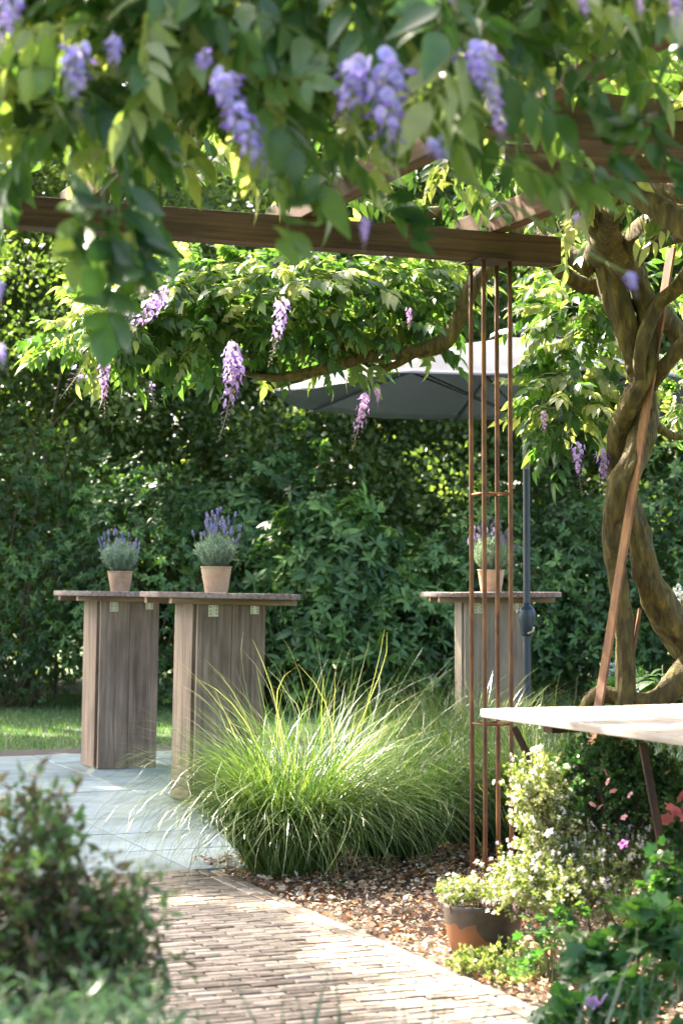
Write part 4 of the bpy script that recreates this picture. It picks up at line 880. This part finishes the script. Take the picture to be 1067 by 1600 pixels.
for q in range(len(pos)):
    o = bpy.data.objects.new('leaf', me); col.objects.link(o); o.parent = lf
    o.matrix_basis = Matrix.Translation(Vector(pos[q]) - origin(lf)) @ Matrix(B[q].T.tolist()).to_4x4() @ Matrix.Scale(random.uniform(.06, .09), 4)
part('stems', mesh_np('stems', *join_np([tube_np([(lf.location.x, 8.3, 0), (lf.location.x + .05, 8.3, .4), tuple(at(px, py, 8.2))], [.006, .005, .003], 4, 6) for px, py in ((1010, 1050), (1035, 1040), (1062, 1030))])), lf, M['greenstem'], world=True)
hy = thing('hydrangea', 'small pale blue flower heads behind the rusty bar and trunk', 'hydrangea', tuple(at(965, 1180, 8.8).xy) + (0,))
for px, py in ((955, 1040), (962, 1050), (948, 1052), (985, 1088), (1000, 1084)): rosette_flower(hy, at(px, py, 8.7), .028, (.45, .55, .75), 6)
bushlets(hy, [(975, 1100, 40, 50, 1, 0)], 110, 8.8, 'geranium', per=10, leaf=(.02, .04), twig_len=.08, ground=True)
wf = thing('white_flowers', 'white flower sprigs in front of the bar table edge at far right', 'flowering plant', tuple(at(1075, 1200, 8.9).xy) + (0,))
bushlets(wf, [(1062, 936, 18, 9, 1, 0)], 40, 8.9, 'lavender_leaf', per=6, twig_len=.03, flowers=60, fcol=((.75, .75, .7),), fs_=.014)
part('flower_stem', mesh_np('flower_stem', *join_np([tube_np([(wf.location.x, 8.9, 0), tuple(at(px, 1000, 8.9)), tuple(at(px - 6, 936, 8.9))], [.004, .003, .002], 4, 5) for px in (1062, 1072, 1080)])), wf, M['greenstem'], world=True)

# ================================================================== ORNAMENTAL GRASSES
def grass_clump(label, base, n, L0, L1, r_, bend=(.9, 2.1), width=.0045, group='ornamental grass clumps', tone=(0, 1), stalks=0, m='grass', lean=(0, 0), el=(.95, 1.52)):
    t = thing('ornamental_grass', label, 'ornamental grass', base, group=group)
    K = 10; s = np.linspace(0, 1, K)
    az = rng.uniform(0, 2 * np.pi, n); rad = np.sqrt(rng.random(n)) * r_; e0 = rng.uniform(*el, n); bd = rng.uniform(*bend, n); L_ = rng.uniform(L0, L1, n)
    th = e0[:, None] - bd[:, None] * s[None] ** 1.4; ds = L_[:, None] / (K - 1)
    h = np.concatenate([np.zeros((n, 1)), np.cumsum(np.cos(th[:, :-1]) * ds, 1)], 1); z = np.concatenate([np.zeros((n, 1)), np.cumsum(np.sin(th[:, :-1]) * ds, 1)], 1)
    az2 = az[:, None] + rng.normal(0, .3, n)[:, None] * s[None] ** 2
    paz = az + rng.normal(0, .6, n)
    x = np.cos(paz)[:, None] * rad[:, None] + np.cos(az2) * h + lean[0] * z; y = np.sin(paz)[:, None] * rad[:, None] + np.sin(az2) * h + lean[1] * z
    z = np.maximum(z, .004 + .02 * rng.random((n, 1)))
    C = np.stack([x, y, z], -1); tw = az2 + np.pi / 2 + rng.normal(0, .5, n)[:, None]
    wd = width * rng.uniform(.6, 1.2, n)[:, None] * (1 - s[None] ** 2.5 * .92) * (.6 + .4 * np.minimum(1, s[None] * 5))
    D = np.stack([np.cos(tw), np.sin(tw), np.zeros_like(tw)], -1) * wd[..., None] * .5
    v = np.stack([C - D, C + D], 2).reshape(-1, 3)
    b = (np.arange(n) * K * 2)[:, None]; k = (np.arange(K - 1) * 2)[None]; f = np.stack([b + k, b + k + 1, b + k + 3, b + k + 2], -1).reshape(-1, 4)
    tn = np.repeat(rng.uniform(tone[0], tone[1], n) ** 1.3, K * 2) + np.tile(np.repeat(s * .12, 2), n)
    part('blades', mesh_np('blades', v, f, {'tone': np.clip(tn, 0, 1)}), t, M[m], kind='stuff')
    for q in range(stalks):
        a = rng.uniform(0, 6.28); rr = rng.uniform(.05, .25); hgt = rng.uniform(.75, 1.05)
        part('flower_stalk', mesh_np('flower_stalk', *tube_np([(rr * .2 * math.cos(a), rr * .2 * math.sin(a), 0), (rr * .5 * math.cos(a), rr * .5 * math.sin(a), hgt * .6), (rr * 1.2 * math.cos(a), rr * math.sin(a), hgt)], [.0022, .0016, .0007], 5, 4), smooth=True), t, M['greenstem'])
    return t
def gpos(px, py): p = G(px, py); return (p.x, p.y, -.015)
grass_clump('largest sunlit grass clump, arching pale green blades at the corner of the path', gpos(452, 1362), 3900, .5, 1.0, .16, bend=(1.2, 2.8), tone=(0, .92), stalks=0)
ga = grass_clump('tall loose upright blades rising behind the largest grass clump', gpos(490, 1335), 200, .65, 1.1, .2, bend=(.5, 1.3), tone=(.3, 1), stalks=0, el=(1.2, 1.54))
grass_clump('green grass clump right of the largest one, left of the rods, with shade painted into its blades', gpos(612, 1335), 2800, .42, .85, .17, bend=(1.3, 2.7), tone=(0, .38))  # low tone range puts the clump's shade into its blade colour
grass_clump('grass clump standing right behind the metal rods', gpos(735, 1312), 2300, .4, .78, .18, bend=(.9, 2.2), tone=(0, .65))
grass_clump('lighter grass clump half way back between rods and tables', gpos(655, 1262), 1800, .5, .9, .18, bend=(.9, 2.1), tone=(.1, .8))
grass_clump('grass clump in the rear row, in front of the pale bar table', gpos(745, 1245), 1500, .5, .9, .18, bend=(.8, 2.0), tone=(.1, .9))
grass_clump('yellowish upright grass clump behind the blossom shrub', gpos(850, 1330), 1300, .5, .85, .14, bend=(.6, 1.8), tone=(.3, 1))
grass_clump('grass clump between the trunk and the blossom shrub', gpos(905, 1280), 1300, .5, .85, .16, bend=(.9, 2.1), tone=(.1, .9))
grass_clump('blue green grass clump right of the trunk at the picture edge', gpos(1045, 1330), 1900, .5, .9, .18, bend=(1.0, 2.2), tone=(0, .6))
nearg = grass_clump('blurred blue green iris like blades along the bottom edge', (.06, 2.85, -.02), 100, .44, .62, .40, bend=(.1, .7), width=.011, m='bluegrass', group='near foreground plants', el=(1.1, 1.5))
grass_clump('blurred blue green blades at the bottom right edge', (.48, 3.2, -.02), 30, .40, .56, .22, bend=(.2, .8), width=.008, m='bluegrass', group='near foreground plants', el=(1.1, 1.5))

# ================================================================== NEAR SHRUB, lower left
sh = thing('low_shrub', 'blurred green and brown leafy shrub filling the lower left corner', 'shrub', (-.85, 3.25, 0))
E = [(40, 1330, 70, 70, 1, 0), (20, 1450, 110, 90, 1.5, 0), (110, 1480, 100, 80, 1.5, 0), (170, 1540, 80, 70, 1.2, 0), (-120, 1400, 120, 130, 1.3, .1), (60, 1600, 200, 90, 1.8, 0), (180, 1420, 40, 40, .35, 0)]
bushlets(sh, E, 620, 3.2, 'hebe', per=11, leaf=(.018, .034), twig_len=.08, wide=.34, ground=True)
part('branch', mesh_np('branch', *join_np([tube_np([(-.85, 3.25, 0), (-.8, 3.2, .3), tuple(at(px, py, 3.2))], [.012, .009, .004], 5, 7) for px, py in ((60, 1300), (120, 1400), (200, 1430), (0, 1400), (180, 1520), (-60, 1350))])), sh, M['twig'], world=True)
lv = thing('silvery_plant', 'blurred grey green needle leaved plant at the very bottom left', 'shrub', (-.42, 2.5, 0))
bushlets(lv, [(60, 1650, 120, 40, 1, 0), (190, 1640, 60, 36, .8, 0)], 120, 2.6, 'bluegrass', per=14, leaf=(.016, .035), twig_len=.09, wide=.12, up=1.0, ground=True)

# ================================================================== RHODODENDRONS AND HEDGE
RL = leaf_tpl(.32, .10, .25, 4, .5)
def whorl(seed):
    g = np.random.default_rng(seed); n = 7 + seed % 3; an = np.arange(n) * 2.4 + g.normal(0, .3, n); el = g.uniform(-.7, .8, n)
    d = np.stack([np.cos(an), np.sin(an), el], 1); s = g.uniform(.06, .125, n)
    v, f, t = batch(RL[0], RL[1], frames(d), np.zeros((n, 3)), s, tone=np.clip(g.normal(.0, .08, n), -.2, .2)); return v, f, t
WH = [whorl(s) for s in range(5)]
WM = []
for v, f, t in WH:
    for sh_ in (.2, .5, .85):
        me = mesh_np('leaf_whorl', v, f, {'tone': np.clip(t + sh_, 0, 1)}); me.materials.append(M['rhodo']); WM.append(me)
def lumpy(d, seed): return 1 + .16 * np.sin(d[:, 0] * 5 + seed) * np.cos(d[:, 2] * 4 + seed * 2) + .12 * np.sin(d[:, 1] * 9 + d[:, 2] * 7 + seed * 3)
def rhodo(label, c, rx, rz, n, seed, tone=0.0, nobj=45, ls=1.0):
    t = thing('rhododendron', label, 'rhododendron', (c[0], c[1], 0), group='rhododendrons in front of the hedge'); d = rng.normal(size=(n, 3)); d /= np.linalg.norm(d, axis=1)[:, None]; d[:, 1] = -np.abs(d[:, 1]) * np.sign(rng.random(n) - .12)
    r_ = lumpy(d, seed) * rng.uniform(.72, 1.03, n); pos = np.array([c[0], c[1], rz * .52]) + d * r_[:, None] * [rx, rx * .7, rz * .55]; pos = pos[pos[:, 2] > .04]; n = len(pos); d = d[:n]
    up = (pos - np.array([c[0], c[1], rz * .45])) / [rx, rx * .7, rz * .6]; up = up * [1, 1.2, .8] + [0, 0, .35] + rng.normal(0, .5, (n, 3)); up /= np.linalg.norm(up, axis=1)[:, None]
    x = np.cross(up, rng.normal(size=(n, 3))); x /= np.linalg.norm(x, axis=1)[:, None]; y = np.cross(up, x); B = np.stack([x, y, up], 1)
    s = ls * rng.uniform(.5, 1.25, n); order = np.argsort(pos[:, 1]); po = origin(t); items, T_ = [], []
    tn = np.clip(rng.normal(.38 + tone, .27, n) + .22 * np.sin(pos[:, 0] * 4 + seed) * np.cos(pos[:, 2] * 5), 0, 1)
    for q in order[:nobj]:
        o = bpy.data.objects.new('leaf_whorl', WM[(int(q) % 5) * 3 + int(min(2, tn[q] * 3))]); col.objects.link(o); o.parent = t
        o.matrix_basis = Matrix.Translation(Vector(pos[q]) - po) @ Matrix(B[q].T.tolist()).to_4x4() @ Matrix.Scale(float(s[q]), 4)
    rs = order[nobj:]
    for k in range(5):
        qs = rs[k::5]; v, f, tt = batch(WH[k][0], WH[k][1], B[qs], pos[qs], s[qs], tattr=WH[k][2], tone=tn[qs]); items.append((v, f)); T_.append(tt)
    v, fs = join_np(items); part('foliage', mesh_np('foliage', v, fs, {'tone': np.concatenate(T_)}), t, M['rhodo'], world=True, kind='stuff')
    st = [tube_np([(c[0] + rng.normal(0, .08), c[1], -.03), ((c[0] + pos[q][0]) / 2, (c[1] + pos[q][1]) / 2, pos[q][2] * .5), tuple(pos[q])], [.02, .013, .005], 4, 6, .1) for q in rng.integers(0, n, 16)]
    part('stems', mesh_np('stems', *join_np(st)), t, M['twig'], world=True)
    return t
def gx(px, Y): return (px - 533.5) / F * Y
rhodo('rhododendron at far left behind the leftmost bar table', (gx(20, 18.0), 18.2), .95, 2.4, 1500, 1, -.05, 45, .6)
rhodo('rhododendron directly between the leftmost table and the second table', (gx(210, 18.0), 18.0), .95, 2.2, 1400, 2, -.05, 45, .6)
rhodo('tall rhododendron rising behind the second flower pot', (gx(400, 18.3), 18.6), .95, 2.35, 1100, 3, .0)
rhodo('large leaved rhododendron behind the big sunlit grass', (gx(520, 17.6), 17.6), .75, 1.9, 800, 4, .1, 45, 1.2)
rhodo('bright green low rhododendron left of the pale table', (gx(640, 17.5), 17.6), .62, 1.5, 700, 5, .14)
rhodo('rhododendron behind the pale table and parasol pole', (gx(790, 17.8), 18.0), .8, 1.8, 900, 6, .0, 45, .85)
rhodo('dark rhododendron behind the leaning trunk', (gx(930, 17.8), 18.0), .8, 1.95, 1000, 7, -.05, 45, .75)
rhodo('rhododendron at the right edge behind the climbing shoot', (gx(1070, 17.8), 18.2), .9, 2.3, 1000, 8, .08, 45, .8)

def leaf_cloud(n, lo, hi, size, m, name, parent, clump=.35, nclump=400, wide=.6, shade=False, keepf=None, zmin=None):
    """leaves gathered in clumps inside a box"""
    lo, hi = np.array(lo, float), np.array(hi, float); cc = lo + (hi - lo) * rng.random((nclump, 3))
    if keepf is not None: cc = cc[keepf(cc)]
    if shade: cc = cc[keeps_shade(cc, .1)]
    ct = rng.random(len(cc)); ch = rng.integers(0, len(cc), n); off = rng.normal(0, 1, (n, 3)); off /= np.linalg.norm(off, axis=1)[:, None]
    rr = rng.random(n) ** .45 * clump; pos = cc[ch] + off * rr[:, None] * [1.1, 1.1, .7]
    if zmin is not None: k = pos[:, 2] > zmin; pos, off, ch = pos[k], off[k], ch[k]
    if shade: k = keeps_shade(pos, .05, .05); pos, off, ch = pos[k], off[k], ch[k]
    n = len(pos); d = off + rng.normal(0, .6, (n, 3)); s = rng.uniform(.7, 1.3, n) * size
    v, f, t = batch(QUADLEAF[0], QUADLEAF[1], frames(d, rng.uniform(0, 6.28, n)), pos, np.stack([s * wide * 1.8, s, s], 1), tone=np.clip(ct[ch] * .6 + rng.random(n) * .45, 0, 1))
    return part(name, mesh_np(name, v, f, {'tone': t}), parent, M[m], world=parent is not None, kind='stuff')
# hedge: upper mass of small leaves, built as one dense belt
hk = lambda c: c[:, 2] < 6.2 + .8 * np.sin(c[:, 0] * 1.3)
hd = leaf_cloud(210000, (-5.2, 18.6, .3), (5.4, 21.4, 7.2), .078, 'hedge', 'hedge', None, .42, 1500, keepf=hk, zmin=.0, shade=True)
tag(hd, 'tall dense dark green hedge behind the lawn', 'hedge')
hb = leaf_cloud(90000, (-9, 22.5, .2), (9.5, 27, 10.0), .22, 'hedge', 'woodland', None, .9, 1500, zmin=0.0, shade=True); tag(hb, 'dark woodland seen through gaps in the hedge', 'woodland')
# bare branches seen in the shade of the hedge
hbr = thing('understorey_branches', 'thin bare slanting branches in the shaded gap of the hedge at left', 'shrub', (-2.6, 18.4, 0))
for k in range(5):
    x0 = -3.7 + rng.uniform(0, 1.2); ex = rng.uniform(-.2, 1.3)
    part('branch', mesh_np('branch', *tube_np([(x0, 18.5, -.03), (x0 + ex * .3, 18.35, 1.4), (x0 + ex * .7, 18.25, 2.3), (x0 + ex * 1.3, 18.2, 3.0 + rng.uniform(-.4, .6))], [.018, .012, .008, .003], 5, 6, .1)), hbr, M['twig'], world=True)
# trees over and behind; unseen ones at left are placed to shade terrace and path
def tree(label, x, y, hgt, R_, zlo, nl, seed, name='broadleaf_tree'):
    t = thing(name, label, 'tree', (x, y, 0), group='shade trees around the terrace'); tr = [(x, y, -.1), (x + .1, y, hgt * .3), (x - .1, y + .1, hgt * .6), (x + .1, y, hgt * .9)]
    part('trunk', mesh_np('trunk', *tube_np(tr, [.2, .16, .11, .04], 5, 12, .1), smooth=True), t, M['bark'], world=True)
    it = []
    for q in range(7):
        a = q * 2.4 + seed; z0 = zlo + (hgt - zlo) * q / 10; it.append(tube_np([(x, y, z0 - .4), (x + math.cos(a) * R_ * .5, y + math.sin(a) * R_ * .5, z0 + .3), (x + math.cos(a) * R_ * .9, y + math.sin(a) * R_ * .9, z0 + .8)], [.035, .024, .01], 4, 7, .1))
    part('limbs', mesh_np('limbs', *join_np(it), smooth=True), t, M['bark'], world=True)
    kf = lambda c: (((c - [x, y, (zlo + hgt) / 2]) / [R_, R_, (hgt - zlo) / 2]) ** 2).sum(1) < 1
    leaf_cloud(nl, (x - R_, y - R_, zlo), (x + R_, y + R_, hgt), .13, 'tree', 'crown', t, .55, int(nl / 45), shade=True, keepf=kf)
tree('tall tree behind the hedge at left, shading the leftmost table', -5.2, 18.6, 11, 2.9, 5.9, 15000, 1)
tree('tall tree behind the hedge, left of the middle', -1.6, 21.8, 12.5, 3.0, 6.6, 15000, 2)
tree('tall tree behind the hedge, right of the parasol', 2.4, 21.5, 12.5, 3.0, 6.8, 15000, 3)
tree('unseen tall tree placed beyond the left side of the terrace to shade it', -6.3, 15.0, 10.8, 3.3, 4.6, 48000, 4)
tree('unseen tall tree placed left of the brick path to shade it', -5.7, 10.8, 9.5, 2.6, 4.3, 30000, 5)
tree('tall tree beyond the right side of the garden', 6.6, 18.0, 11.5, 2.8, 5.0, 12000, 6)
tree('tall tree far left behind the hedge', -9.0, 22.0, 13, 3.2, 5.5, 12000, 7)
